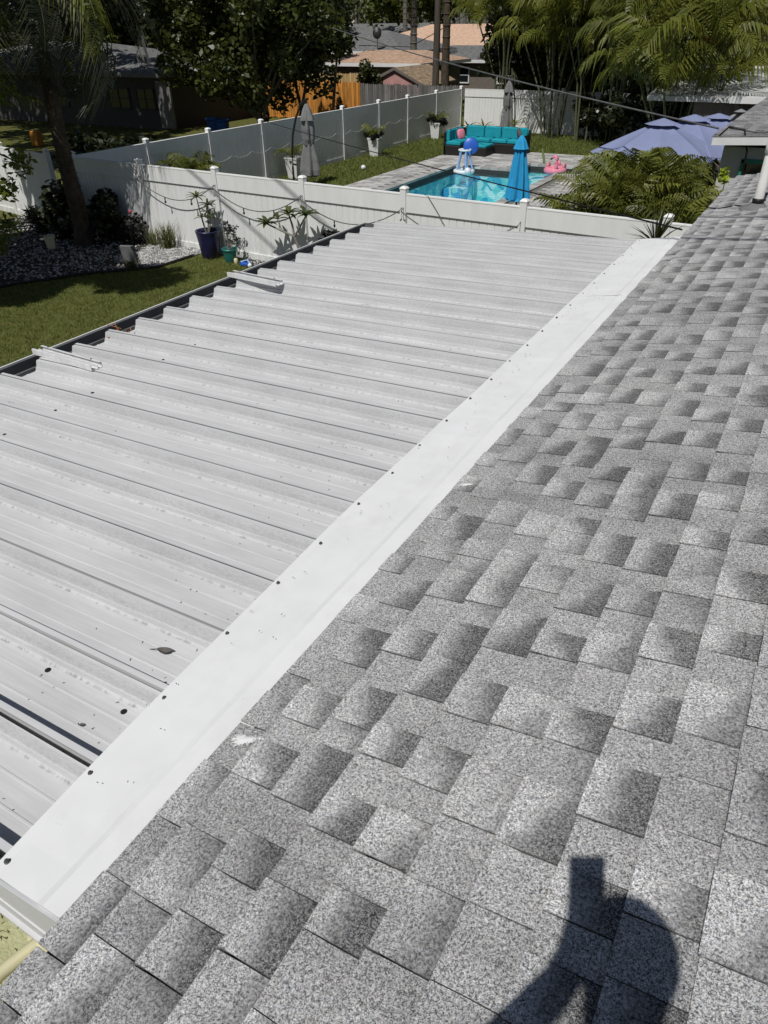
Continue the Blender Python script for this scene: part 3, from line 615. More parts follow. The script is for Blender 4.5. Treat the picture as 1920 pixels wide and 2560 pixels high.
pool = thing('swimming_pool', 'turquoise swimming pool with dark coping inside the white fence', 'pool', (-10, 22, 0))
def loc(o, off): o.location = (-off[0], -off[1], 0); return o
outer = [(PX0, PY0), (PX1, PY0), (PX1, PY1), (AX1, PY1), (AX1, AY1), (AX0, AY1), (AX0, PY1), (PX0, PY1)]
mb = MB(); n = len(outer); D_ = -1.3
mb.add([(x, y, D_) for x, y in outer], [tuple(range(n))]); 
for i in range(n):
    (x1, y1), (x2, y2) = outer[i], outer[(i+1) % n]; mb.add([(x1, y1, D_), (x1, y1, -.02), (x2, y2, -.02), (x2, y2, D_)], [(0,1,2,3)])
o = mb.build('basin', 'pool_sparkle', pool); o.location = (10, -22, 0)
mb = MB(); mb.box(((AX0+AX1)/2, (PY1+AY1)/2, -.75), (AX1-AX0-.01, AY1-PY1-.01, 1.0)); mb.box((-11.6, 25.4, -.9), (.7, 1.0, .7)); o = mb.build('pool_step', 'pool_sparkle', pool); o.location = (10, -22, 0)
o = MB().add([(x, y, -.10) for x, y in outer], [tuple(range(n))]).build('water', 'water', pool); o.location = (10, -22, 0)
wl = MB()
for i in range(n):
    a, b = Vector(outer[i]), Vector(outer[(i+1) % n]); u = (b-a).normalized(); nn = Vector((-u.y, u.x))*.012
    wl.add([(a.x+nn.x, a.y+nn.y, -.22), (b.x+nn.x, b.y+nn.y, -.22), (b.x+nn.x, b.y+nn.y, -.003), (a.x+nn.x, a.y+nn.y, -.003)], [(0,1,2,3)])
o = wl.build('waterline_tile', 'coping', pool); o.location = (10, -22, 0)
for i in range(n):
    a, b = Vector(outer[i]), Vector(outer[(i+1) % n]); d = b-a; L = d.length; u = d/L; nn = Vector((u.y, -u.x)); k = max(1, int(L/.3))
    ext = .14
    for j in range(k):
        c = a+u*(L*(j+.5)/k)+nn*.13
        MB().box((0, 0, 0), (L/k-.012, .30, .07+random.uniform(-.004, .004)), None, tone=random.random()).build('coping_stone', 'paver', pool, (c.x+10, c.y-22, .035)).rotation_euler.z = math.atan2(u.y, u.x)
# sofa
sf = thing('sectional_sofa', 'corner garden sofa with teal cushions on black wicker by the pool', 'sofa', (-13.6, 28.2, .02)); sf.scale = (1, 1, 1.12)
MB().bevbox((.36, .95, .16), (.72, 1.9, .32), .02).build('wicker_base', 'wicker', sf); MB().bevbox((1.82, 1.54, .16), (2.16, .72, .32), .02).build('wicker_base', 'wicker', sf)
MB().bevbox((.04, .95, .36), (.08, 1.9, .72), .02).build('wicker_back', 'wicker', sf); MB().bevbox((1.45, 1.86, .36), (2.9, .08, .72), .02).build('wicker_back', 'wicker', sf); MB().bevbox((2.87, 1.54, .30), (.07, .68, .6), .02).build('wicker_arm', 'wicker', sf)
MB().bevbox((.40, .36, .39), (.62, .70, .14), .035).build('seat_cushion', 'teal_cushion', sf); MB().bevbox((.40, 1.0, .39), (.62, .56, .14), .035).build('seat_cushion', 'teal_cushion', sf)
for x, wd in ((.42, .66), (1.1, .68), (1.8, .68), (2.48, .66)): MB().bevbox((x, 1.52, .39), (wd-.01, .62, .14), .035).build('seat_cushion', 'teal_cushion', sf)
for y in (.36, 1.02): MB().bevbox((.16, y, .62), (.15, .64, .36), .04).build('back_cushion', 'teal_cushion', sf)
for x, wd in ((.6, .78), (1.36, .72), (2.10, .72), (2.65, .36)): MB().bevbox((x, 1.74, .62), (wd-.01, .16, .38), .04).build('back_cushion', 'teal_cushion', sf)
def pillow(c, s, mat, name, label, rot):
    mb = MB().ball((0, 0, 0), (s, s*.35, s), 14, 8)
    mb.v = [(math.copysign(abs(x/s)**.6*s, x), y, math.copysign(abs(z/s)**.6*s, z)) for x, y, z in mb.v]
    o = mb.build(name, mat, None, c, True); o.rotation_euler = rot; tag(o, label, 'cushion')
pillow((-13.22, 29.0, .69), .2, 'pink', 'throw_pillow', 'pink throw pillow on left arm of the teal sofa', (-.25, 0, 1.2))
pillow((-10.95, 29.5, .68), .24, 'grey_fabric', 'throw_pillow', 'dark grey throw pillow leaning at right end of the teal sofa', (.3, .5, -.9))
ot = thing('ottoman', 'black wicker ottoman with teal top in front of the sofa', 'ottoman', (-12.25, 28.85, .02))
MB().bevbox((0, 0, .15), (.74, .9, .30), .02).build('base', 'wicker', ot); MB().bevbox((0, 0, .35), (.7, .86, .1), .03).build('cushion', 'teal_cushion', ot)
# pool basketball hoop
hp = thing('pool_hoop', 'inflatable pool basketball hoop with round blue backboard at pool corner', 'pool toy', (-11.45, 25.5, -.08))
mb = MB(); mb.tube([(.32*math.cos(q*.3491), .32*math.sin(q*.3491), .05) for q in range(19)], .07, 8, False); mb.build('float_ring', 'white_plastic', hp, smooth=True)
for q in range(5): a = q*1.257+.3; MB().tube([(.3*math.cos(a), .3*math.sin(a), .1), (.2*math.cos(a), .2*math.sin(a), .45), (.17*math.cos(a), .17*math.sin(a), .72)], .035, 8).build('leg', 'clear_blue', hp, smooth=True)
MB().tube([(.2*math.cos(q*.3491), .2*math.sin(q*.3491), .73) for q in range(19)], .035, 8, False).build('hoop', 'white_plastic', hp, smooth=True)
mb = MB().lathe([(.02, -.02), (.25, -.02), (.27, 0), (.25, .02), (.02, .02)], 20); o = mb.build('backboard', 'blue_plastic', hp, (.14, .18, .84), True); o.rotation_euler = (R(80), 0, R(30))
bl = MB().ball((0, 0, 0), .12, 14, 8).build('beach_ball', 'white_plastic', None, (-11.2, 25.25, .02), True); tag(bl, 'white ball floating beside the pool basketball hoop', 'ball')
# blue closed parasol
pa = thing('closed_parasol', 'closed bright blue parasol on black pole between pool and near fence', 'parasol', (-6.03, 16.4, 0))
MB().lathe([(.25, 0), (.25, .05), (.05, .09), (.03, .3)], 16).build('base', 'dark_metal', pa); MB().tube([(0, 0, .1), (0, 0, 2.3)], .022, 10).build('pole', 'dark_metal', pa)
fold = lambda q, i: 1+(.20*math.cos(8*q) if i > 0 else 0)+(.05*math.sin(3*q+i))
MB().lathe([(.235, 1.03), (.25, 1.08), (.225, 1.3), (.18, 1.6), (.14, 1.85), (.10, 2.08), (.09, 2.1)], 48, wob=fold).build('canopy', 'blue_canvas', pa, smooth=False)
MB().lathe([(.165, 2.07), (.15, 2.1), (.10, 2.22), (.07, 2.27), (.045, 2.30), (.02, 2.33)], 32, wob=lambda q, i: 1+.09*math.cos(8*q)).build('vent_cap', 'blue_canvas', pa)
# closed cantilever parasols
def cantilever(x, y, s, arm_dx, label):
    t = thing('cantilever_parasol', label, 'parasol', (x, y, 0)); t.scale = (s, s, s)
    fold = lambda q, i: 1+.17*math.cos(6*q)+.10*math.sin(3*q+i*.7)
    MB().lathe([(.20, .28), (.30, .34), (.30, .5), (.26, .8), (.17, 1.22), (.155, 1.27), (.19, 1.4), (.20, 1.7), (.16, 2.05), (.13, 2.2)], 36, wob=fold).build('canopy', 'grey_canvas', t)
    MB().lathe([(.24, 1.95), (.22, 2.02), (.14, 2.25), (.07, 2.38), (.03, 2.42)], 24, wob=lambda q, i: 1+.16*math.cos(4*q+1)).build('vent_cap', 'grey_canvas', t)
    MB().lathe([(.165, 1.21), (.175, 1.23), (.175, 1.27), (.165, 1.29)], 24).build('tie', 'grey_fabric', t)
    MB().tube([(0, 0, 2.36), (0, 0, 2.5)], .04, 8).build('hub', 'dark_metal', t)
    a = arm_dx; MB().tube([(a*1.0, 0, .05), (a*1.0, 0, .5), (a*.98, 0, .9), (a*.86, 0, 1.5), (a*.62, 0, 2.0), (a*.3, 0, 2.38), (a*.02, 0, 2.52), (-a*.12, 0, 2.55)], .035, 8).build('arm', 'dark_metal', t, smooth=True)
    MB().tube([(a*1.0, 0, .62), (a*.8, 0, .60)], .03, 8).build('crank', 'dark_metal', t); MB().box((a*1.0, 0, .03), (.7, .7, .06)).build('base', 'dark_metal', t)
    MB().tube([(a*.3, 0, 2.38), (a*.1, 0, 2.44)], .055, 8).build('joint', 'dark_metal', t)
cantilever(-14.75, 20.7, .97, -.72, 'closed grey cantilever parasol with curved arm on the pool lawn')
cantilever(-13.3, 34.0, .93, .42, 'closed grey cantilever parasol behind the teal sofa at the back fence')
# flamingo
fl = thing('flamingo_float', 'pink inflatable flamingo float at the far pool corner', 'pool float', (-8.55, 26.9, -.09)); fl.scale = (.8, .8, .72)
MB().tube([(.36*math.cos(q*.3491), .36*math.sin(q*.3491), .12) for q in range(19)], .15, 10, False).build('ring', 'pink', fl, smooth=True)
MB().tube([(.1, -.3, .2), (.18, -.42, .45), (.16, -.36, .68), (.05, -.33, .78), (-.06, -.36, .72)], [.10, .08, .075, .085, .05], 8).build('neck', 'pink', fl, smooth=True)
MB().tube([(-.06, -.36, .72), (-.14, -.38, .62)], [.05, .02], 8).build('beak', 'dark_metal', fl)
for s_ in (-1, 1): MB().ball((s_*.36, .1, .3), (.07, .22, .16), 10, 6).build('wing', 'pink', fl, smooth=True)
MB().ball((-.05, .42, .36), (.16, .08, .14), 10, 6).build('tail', 'pink', fl, smooth=True)
nd = MB().tube([(-9.25, 27.75, .03), (-9.45, 27.95, .5)], .04, 8).build('pool_noodle', 'crownshaft', None, smooth=True); tag(nd, 'dark green pool noodle standing beside the pink flamingo', 'pool noodle')
wb = MB().ball((0, 0, 0), .09, 14, 8).build('ball', 'white_plastic', None, (-14.75, 24.0, .08), True); tag(wb, 'white ball lying on the pool lawn', 'ball')

# ------------------------------------------------------------------ vegetation
def frond_mesh(name, L=1.6, pairs=26, leaf=.42, droop=.9, lw=.016, rise=.55, sweep=.8, rach=.012, vee=.35, seed=0, hang=.5):
    rr = random.Random(seed); V = []; F = []
    N = 12; pts = []
    ang = rise; p = Vector((0, 0, 0)); st = L/N
    for i in range(N+1):
        pts.append(p.copy()); p = p+Vector((math.cos(ang), 0, math.sin(ang)))*st; ang -= droop*2.0/N*(.5+i/N)
    def at(t):
        k = min(int(t*N), N-1); return pts[k].lerp(pts[k+1], t*N-k), (pts[k+1]-pts[k]).normalized()
    mb = MB().tube(pts, [rach*(1-.75*i/N) for i in range(N+1)], 5, False); V = [tuple(v) for v in mb.v]; F = []
    quads = list(mb.f)
    for j in range(pairs):
        t = .16+.84*(j+.5)/pairs; c, d = at(t); ll = leaf*(math.sin(math.pi*(.12+.86*t))**.6)*rr.uniform(.85, 1.1)
        up = Vector((0, 1, 0)).cross(d); up = -up if up.z < 0 else up
        for s_ in (-1, 1):
            out = (Vector((0, s_, 0))*math.cos(vee)+up*math.sin(vee)*.8+d*sweep*rr.uniform(.8, 1.2)).normalized()
            mid = c+out*ll*.5+Vector((0, 0, .03*ll)); tip = c+out*ll+Vector((0, 0, -hang*ll*rr.uniform(.7, 1.3))); sd_ = d*lw
            b = len(V); V += [tuple(c-sd_*.4), tuple(c+sd_*.4), tuple(mid+sd_), tuple(tip), tuple(mid-sd_)]
            quads += [(b, b+1, b+2, b+4), (b+2, b+3, b+4)]
    me = bpy.data.meshes.new(name); me.from_pydata(V, [], quads); me.update(); return me
FR_ARECA = [frond_mesh('frond', 1.55, 18, .52, .85, .027, 1.15, .75, .012, .4, i, .55) for i in range(4)]
FR_TALL = [frond_mesh('frond', 2.1, 24, .66, 1.15, .030, 1.0, .8, .016, .35, 10+i, .8) for i in range(4)]
FR_QUEEN = [frond_mesh('frond', 3.0, 48, .75, 1.6, .016, .35, .5, .022, .1, 20+i, 1.1) for i in range(3)]
FR_SMALL = [frond_mesh('frond', .75, 16, .26, 1.0, .011, 1.1, .7, .008, .3, 30+i, .5) for i in range(3)]
def put_frond(parent, meshes, mat, loc, az, tilt, s):
    me = random.choice(meshes); 
    o = bpy.data.objects.new('frond', me)
    if not me.materials: me.materials.append(MATS[mat])
    o.material_slots[0].link = 'OBJECT'; C.objects.link(o); o.material_slots[0].material = MATS[mat]
    o.parent = parent; o.location = loc; o.rotation_euler = Euler((random.uniform(-.35, .35), -tilt, az), 'XYZ'); o.scale = (s, s, s); return o
for f_ in FR_ARECA+FR_TALL+FR_QUEEN+FR_SMALL: f_.materials.append(MATS['palm_leaf'])
def areca(x, y, canes, h, spread, meshes, mat, label, group, nf=6, s=1.0, dead=0, name='areca_palm', z0=0, canemat='cane'):
    t = thing(name, label, 'palm', (x, y, z0), 0, group)
    for k in range(canes):
        q = 6.28*k/canes+random.uniform(-.4, .4); r0 = spread*.25; top = Vector((math.cos(q)*spread*random.uniform(.4, 1), math.sin(q)*spread*random.uniform(.4, 1), h*random.uniform(.62, 1.0)))
        b = Vector((math.cos(q)*r0, math.sin(q)*r0, 0)); mid = b.lerp(top, .5)-Vector((math.cos(q)*.06*h, math.sin(q)*.06*h, 0))
        MB().tube([b, mid, top, top+(top-mid).normalized()*.35*s], [.045*s, .035*s, .03*s, .018*s], 7).build('trunk', canemat, t, smooth=True)
        az0 = random.uniform(0, 6.28)
        for j in range(nf):
            az = az0+6.28*j/nf+random.uniform(-.3, .3); mt = 'dead_frond' if random.random() < dead else mat
            put_frond(t, meshes, mt, top+(top-mid).normalized()*.2*s, az, random.uniform(-.25, .6) if j < nf-1 else .6, s*random.uniform(.75, 1.1))
    return t
# areca clumps between the near fence and the slate parasols
AF = [(-4.0, 14.5, .5, 4, .5, 'low areca palm clump right of the blue parasol by the pool deck'), (-3.5, 14.8, 1.3, 6, .9, 'leafy areca palm clump behind the white fence, leftmost along the fence'), (-3.4, 15.7, 1.2, 6, .9, 'areca palm clump in front of the leftmost slate parasol'),
      (-3.0, 14.4, 1.3, 6, .9, 'arching areca palm clump in the middle of the row behind the white fence'), (-2.5, 15.3, 1.15, 6, .8, 'areca palm clump below the slate parasol edge beside the house'), (-2.2, 13.9, 1.15, 5, .8, 'low areca palm clump behind the end fence post by the eave')]
for x, y, h, n, sp, lb in AF: areca(x, y, n, h, sp*.62, FR_ARECA, 'palm_leaf', lb, 'areca palms behind the near fence', 5, .86, 0)
# tall areca palms round the back of the pool yard
AT = [(-11.6, 35.2, 4.2, 'tall areca palm at the back fence, behind the grey parasol'), (-9.9, 34.6, 5.0, 'tall areca palm at back fence right of the sofa'), (-8.2, 33.4, 5.6, 'tall areca palm whose dark base hides the back fence end'), (-8.7, 36.8, 6.6, 'taller areca palm just beyond the back fence'), (-6.6, 31.5, 5.2, 'tall areca palm with leaning canes left of the pale roof'), (-6.3, 34.5, 6.8, 'tallest areca palm in the back corner'), (-5.2, 27.5, 4.2, 'areca palm in front of pale flat roof, with bright low fronds'), (-4.4, 25.2, 3.6, 'areca palm beside the slate parasols with one leaning cane'), (-4.6, 33.0, 6.6, 'tall areca palm above the pale flat roof'), (-2.2, 33.5, 6.8, 'tall areca palm with orange dead fronds at the right edge'), (-12.8, 38.5, 6.6, 'tall areca palm beyond back fence above the grey parasol'), (-15.2, 38.2, 6.2, 'areca palm beyond the left end of the back fence'), (-3.4, 38.0, 8.0, 'high areca palm behind the pale flat roof at upper right'), (-6.6, 39.5, 8.2, 'high areca palm behind the back corner palms'), (-10.6, 40.5, 8.2, 'high areca palm far beyond the back fence')]
for i, (x, y, h, lb) in enumerate(AT): areca(x, y, 7, h, 1.5, FR_TALL, 'palm_tall', lb, 'tall areca palms at the back of the yard', 7, 1.15, .008 if 'orange' not in lb else .12)
# shrub mass under the tall palms
def leafcloud(centers, radii, n, size, elong=1.8, droop=.3, shell=.55):
    centers = np.asarray(centers, float); radii = np.asarray(radii, float).reshape(len(centers), -1)
    if radii.shape[1] == 1: radii = np.repeat(radii, 3, 1)
    idx = RNG.integers(0, len(centers), n); d = RNG.normal(size=(n, 3)); d /= np.linalg.norm(d, axis=1, keepdims=True)
    r = shell+(1-shell)*RNG.random((n, 1))**.6; r *= RNG.random((n, 1))**.25
    P = centers[idx]+d*r*radii[idx]
    ax = RNG.normal(size=(n, 3)); ax[:, 2] = ax[:, 2]*.5-droop; ax /= np.linalg.norm(ax, axis=1, keepdims=True)
    sd_ = np.cross(ax, d+RNG.normal(size=(n, 3))*.6); sd_ /= np.linalg.norm(sd_, axis=1, keepdims=True)+1e-6
    L = size*RNG.uniform(.6, 1.3, (n, 1)); Wd = L/elong/2
    V = np.stack([P-ax*L/2, P+sd_*Wd, P+ax*L/2, P-sd_*Wd], 1); F = np.arange(n*4).reshape(-1, 4)
    return V.reshape(-1, 3), F
def blobs(c, r, n, rs, seed=0, flat=1.0):
    g = np.random.default_rng(seed); d = g.normal(size=(n, 3)); d /= np.linalg.norm(d, axis=1, keepdims=True); q = g.random((n, 1))**.45
    return np.asarray(c)+d*q*np.asarray(r), g.uniform(rs*.6, rs*1.3, n)
def shrub(name, label, loc, c, r, n, size, mat, nb=10, rs=.3, seed=0, cat='shrub', stems=3, group=None, elong=1.8):
    t = thing(name, label, cat, loc, 0, group); B, rr = blobs(c, r, nb, rs, seed); V, F = leafcloud(B, rr, n, size, elong)
    link('foliage', npmesh('foliage', V, F), mat, t)
    g = random.Random(seed)
    for k in range(stems):
        q = B[k % nb]; MB().tube([(g.uniform(-.08, .08), g.uniform(-.08, .08), 0), (q[0]*.5, q[1]*.5, q[2]*.55), tuple(q)], [.02, .014, .006], 6).build('stem', 'bark', t)
    return t
for i, (x, y, lb) in enumerate([(-9.2, 35.0, 'dark shrub at the foot of the back fence palms'), (-7.4, 32.6, 'dark shrub under the palms right of the pool lawn'), (-6.0, 29.4, 'dark shrub under palms beside the pale flat roof'), (-5.0, 26.4, 'dark shrub between the parasols and the pale roof palms'), (-6.2, 37.0, 'dark shrub mass behind the back corner palms')]):
    shrub('shrub', lb, (x, y, 0), (0, 0, 1.1), (1.3, 1.3, 1.0), 2600, .3, 'leaf_dark', 12, .5, 40+i, group='shrubs under the tall palms')
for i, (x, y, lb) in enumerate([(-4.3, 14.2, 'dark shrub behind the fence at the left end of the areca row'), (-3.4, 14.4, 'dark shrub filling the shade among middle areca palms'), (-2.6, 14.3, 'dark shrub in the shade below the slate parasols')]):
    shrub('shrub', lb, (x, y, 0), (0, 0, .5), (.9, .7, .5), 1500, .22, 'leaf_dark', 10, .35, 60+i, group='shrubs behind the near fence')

# big dark tree left of the pool yard
def tree(name, label, loc, trunk, limbs, centers, radii, nleaf, size, mat, cat='tree', group=None, bark='bark', elong=1.9, shell=.5):
    t = thing(name, label, cat, loc, 0, group); mb = MB(); mb.tube(trunk[0], trunk[1], 9)
    for pts, r in limbs: mb.tube(pts, r, 7)
    mb.build('trunk', bark, t, smooth=True); V, F = leafcloud(centers, radii, nleaf, size, elong, .45, shell); link('crown', npmesh('crown', V, F), mat, t); return t
def big_tree(loc, label, c, r, nb, rs, nleaf, size, mat, seed, th=2.2, tr=.17, group=None, bark='bark'):
    g = random.Random(seed); B, rr = blobs(c, r, nb, rs, seed); limbs = []
    for k in range(9):
        q = Vector(B[k]); a = Vector((0, 0, th*g.uniform(.5, 1))); limbs.append(([a, a.lerp(q, .5)+Vector((0, 0, .3)), q], [tr*.55, tr*.35, tr*.1]))
    return tree('broadleaf_tree', label, loc, ([(0, 0, 0), (.1, .05, th*.5), (0, .1, th), (c[0]*.5, c[1]*.5, c[2])], [tr*1.3, tr, tr*.85, tr*.4]), limbs, B, rr, nleaf, size, mat, group=group, bark=bark)
big_tree((-21.3, 26.5, 0), 'large dark broadleaf tree beyond the side fence, in front of the orange fence', (0, -.6, 4.7), (4.3, 3.2, 3.4), 95, .85, 21000, .27, 'leaf_tree', 3, 1.6, .13, bark='bark_grey')
big_tree((-24.6, 31.0, 0), 'dark broadleaf tree beside the left house, behind the large dark tree', (0, 0, 4.4), (3.2, 3, 3.2), 50, .9, 9000, .28, 'leaf_dark', 4, 1.6, .14)
for i, (dx, dy, a) in enumerate([(.9, 1.3, .5), (1.7, 1.0, -.35), (2.5, 1.6, .2)]):
    tt = thing('tree_trunk', ['slender pale trunk leaning right below the large dark tree', 'slender dark trunk leaning left below the large dark tree', 'thin straight trunk right of the large dark tree, before orange fence'][i], 'tree', (-21.3+dx, 26.5+dy, 0))
    MB().tube([(0, 0, 0), (a*.4, 0, 1.0), (a*1.2, 0, 2.2), (a*1.8, .2, 3.6)], [.09, .075, .06, .04], 8).build('trunk', 'bark_grey' if i != 1 else 'bark', tt, smooth=True)
    V, F = leafcloud([(a*1.8, .2, 3.8)], [[.8, .8, .7]], 500, .25); link('crown', npmesh('crown', V, F), 'leaf_tree', tt)
# leaning palm with hanging fronds
pl = thing('queen_palm', 'leaning palm with rough trunk and drooping fronds in front of the left fence', 'palm', (-15.45, 11.9, 0))
pts = [(.1, 0, 0), (.28, -.1, .5), (.42, -.25, 1.7), (.5, -.3, 2.5), (.6, -.3, 3.8), (.6, -.3, 4.4), (.65, -.3, 5.2)]
mb = MB(); mb.tube(pts, [.26, .2, .17, .155, .14, .13, .11], 12); mb.build('trunk', 'bark', pl, smooth=True)
for k in range(26):
    z = .3+k*.17; p = None
    for a, b in zip(pts, pts[1:]):
        if a[2] <= z <= b[2]: p = Vector(a).lerp(Vector(b), (z-a[2])/(b[2]-a[2]))
    if p is None: continue
    r = .2-.018*z; MB().lathe([(r*.96, 0), (r*1.1, .05), (r*1.08, .07), (r*.9, .09)], 10, p, lambda q, i: 1+.08*math.sin(3*q+k)).build('leaf_scar', 'bark', pl)
MB().tube([(.6, -.3, 4.0), (.62, -.3, 5.3)], [.15, .10], 10).build('crownshaft', 'crownshaft', pl, smooth=True)
for k in range(15):
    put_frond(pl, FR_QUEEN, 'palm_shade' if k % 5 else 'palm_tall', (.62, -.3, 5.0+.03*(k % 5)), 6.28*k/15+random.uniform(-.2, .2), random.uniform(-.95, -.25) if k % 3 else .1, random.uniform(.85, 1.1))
# foreground tree at the left edge whose shade falls over gravel and lawn
B, rr_ = blobs((-.7, -1.3, 7.3), (3.9, 2.5, 1.9), 66, .8, 8)
low = np.array([(2.35, 1.9, 3.55), (2.1, 1.9, 4.35), (2.25, 1.95, 2.45), (1.75, 1.9, 2.0), (1.5, 1.9, 1.35), (1.25, 1.9, 3.0), (1.1, 1.8, 1.0)]); B = np.vstack([B, low]); rr_ = np.concatenate([rr_, [.3, .3, .32, .28, .3, .35, .3]])
lt = tree('broadleaf_tree', 'broadleaf tree at the left edge with bright green sprigs, shading the gravel', (-14.5, 6.6, 0), ([(0, 0, 0), (-.1, 0, 2), (-.4, -.3, 4), (-1.5, -1, 6)], [.2, .16, .13, .08]), [([(-.2, -.1, 2.6+.3*k), tuple(Vector((-.2, -.1, 2.6+.3*k)).lerp(Vector(low[k % 7]), .6)+Vector((0, 0, .4))), tuple(low[k % 7])], [.05, .03, .012]) for k in range(7)], B[:66], rr_[:66], 23000, .32, 'leaf_tree', elong=1.7)
V, F = leafcloud(low, [.3, .3, .32, .28, .3, .35, .3], 900, .12, 1.9, .2, .3); link('sprig_foliage', npmesh('sprig_foliage', V, F), 'leaf_bright', lt)
big_tree((-20.5, 1.0, 0), 'unseen dark tree added beyond the left edge to block sky over the side yard', (1, 0, 7.5), (5, 4, 2.6), 60, 1.1, 8000, .45, 'leaf_dark', 13, 3.5, .2)  # unseen crown, added to block skylight and darken the left yard
big_tree((-20.0, 8.2, 0), 'dark broadleaf tree left of the leaning palm', (3.4, 1.5, 7.0), (2.6, 1.3, 1.5), 50, .7, 6500, .3, 'leaf_dark', 9, 3.0, .14)
for i, (x, y, lb) in enumerate([(-36, 21.5, 'tall tree shading the front of the dark left house'), (-29, 15.5, 'tall tree shading the dark yard beyond the side fence'), (-42, 24, 'tall tree at far left shading the dark house')]):
    big_tree((x, y, 0), lb, (2.0, 2.5, 9.0), (6.0, 4.6, 2.4), 80, 1.2, 8000, .5, 'leaf_dark', 30+i, 4.5, .2, group='tall shade trees over the left neighbour yard')
for i, (x, y, lb) in enumerate([(-15.3, 41.5, 'dark tree behind the left end of the back fence'), (-12.2, 43, 'dark tree behind the middle of the back fence')]):
    big_tree((x, y, 0), lb, (0, 0, 4.2), (2.2, 2, 3.4), 40, .9, 6500, .36, 'leaf_tree', 40+i, 2.0, .2)
# planting bed under the palm
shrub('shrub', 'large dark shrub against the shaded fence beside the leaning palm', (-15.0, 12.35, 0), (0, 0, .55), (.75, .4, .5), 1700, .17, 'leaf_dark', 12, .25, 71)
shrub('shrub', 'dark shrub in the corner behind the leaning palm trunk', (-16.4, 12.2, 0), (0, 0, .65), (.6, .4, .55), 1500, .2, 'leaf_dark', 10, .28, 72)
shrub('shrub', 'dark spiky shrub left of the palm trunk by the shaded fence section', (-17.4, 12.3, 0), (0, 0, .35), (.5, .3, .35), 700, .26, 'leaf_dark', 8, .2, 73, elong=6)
shrub('flowering_shrub', 'grey leaved shrub with one red flower left of the ornamental grass', (-14.3, 12.4, 0), (0, 0, .35), (.35, .25, .35), 800, .10, 'dark_leaf', 9, .18, 74)
fo = MB()
for k in range(5): fo.ball((random.uniform(-.04, .04), random.uniform(-.04, .04), random.uniform(-.03, .03)), .028, 8, 5)
tag(fo.build('flower', 'red_flower', None, (-14.05, 12.35, .78)), 'small red flower on the grey leaved shrub', 'flower')
def grass_clump(x, y, n, h, spread, mat, label, name='ornamental_grass', cat='grass clump', z=0):
    t = thing(name, label, cat, (x, y, z)); mb = MB()
    for k in range(n):
        q = random.uniform(0, 6.28); L = h*random.uniform(.6, 1.1); o_ = spread*random.uniform(.3, 1); wv = .008
        b = Vector((random.gauss(0, spread*.2), random.gauss(0, spread*.2), 0)); d = Vector((math.cos(q), math.sin(q), 0)); s_ = Vector((-d.y, d.x, 0))*wv
        m1 = b+d*o_*.35+Vector((0, 0, L*.65)); m2 = b+d*o_+Vector((0, 0, L))
        mb.add([b-s_, b+s_, m1+s_*.8, m1-s_*.8, m2], [(0,1,2,3), (3,2,4)])
    mb.build('blades', mat, t); return t
grass_clump(-13.2, 12.55, 130, .62, .35, 'reed', 'tall pale ornamental grass clump on gravel before the white fence')
grass_clump(-13.75, 12.6, 70, .42, .3, 'reed', 'short pale ornamental grass clump left of the taller one')
grass_clump(-9.55, 12.15, 60, .3, .2, 'yucca', 'small dark tuft at the gravel strip left of the plumeria')
grass_clump(-9.9, 12.2, 50, .2, .22, 'reed', 'low yellow green tuft on gravel right of the teal pot')
grass_clump(-12.7, 10.9, 90, .22, .3, 'reed', 'patch of pale grass beside the upright grey slab')
sl_ = MB().bevbox((0, 0, .25), (.32, .07, .5), .012).build('stone_slab', 'concrete', None, (-12.75, 10.95, 0)); sl_.rotation_euler = (.12, 0, .35); tag(sl_, 'grey slab standing upright at the shaded lawn edge', 'slab')
cp = thing('square_pot', 'small square pale pot in the shade left of the palm trunk', 'pot', (-15.75, 11.25, 0))
MB().lathe([(.11, 0), (.16, .26), (.17, .27), (.17, .3), (.14, .3), (.13, .2)], 4).build('pot', 'cream_paint', cp); MB().lathe([(.12, .22), (.11, .24)], 4).build('soil', 'soil', cp)
def lantern(x, y, h, label):
    t = thing('garden_light', label, 'garden light', (x, y, 0)); MB().tube([(0, 0, 0), (0, 0, h)], .012, 6).build('stake', 'dark_metal', t)
    MB().lathe([(.03, h), (.045, h+.01), (.05, h+.09), (.03, h+.1)], 8).build('lamp_glass', 'dark_glass', t); MB().lathe([(.08, h+.1), (.075, h+.115), (.02, h+.15), (.008, h+.16)], 10).build('lamp_cap', 'dark_metal', t)
lantern(-14.1, 12.25, .42, 'black garden stake light beside the grey leaved shrub'); lantern(-15.3, 11.7, .7, 'tall black stake light in front of the large dark shrub')
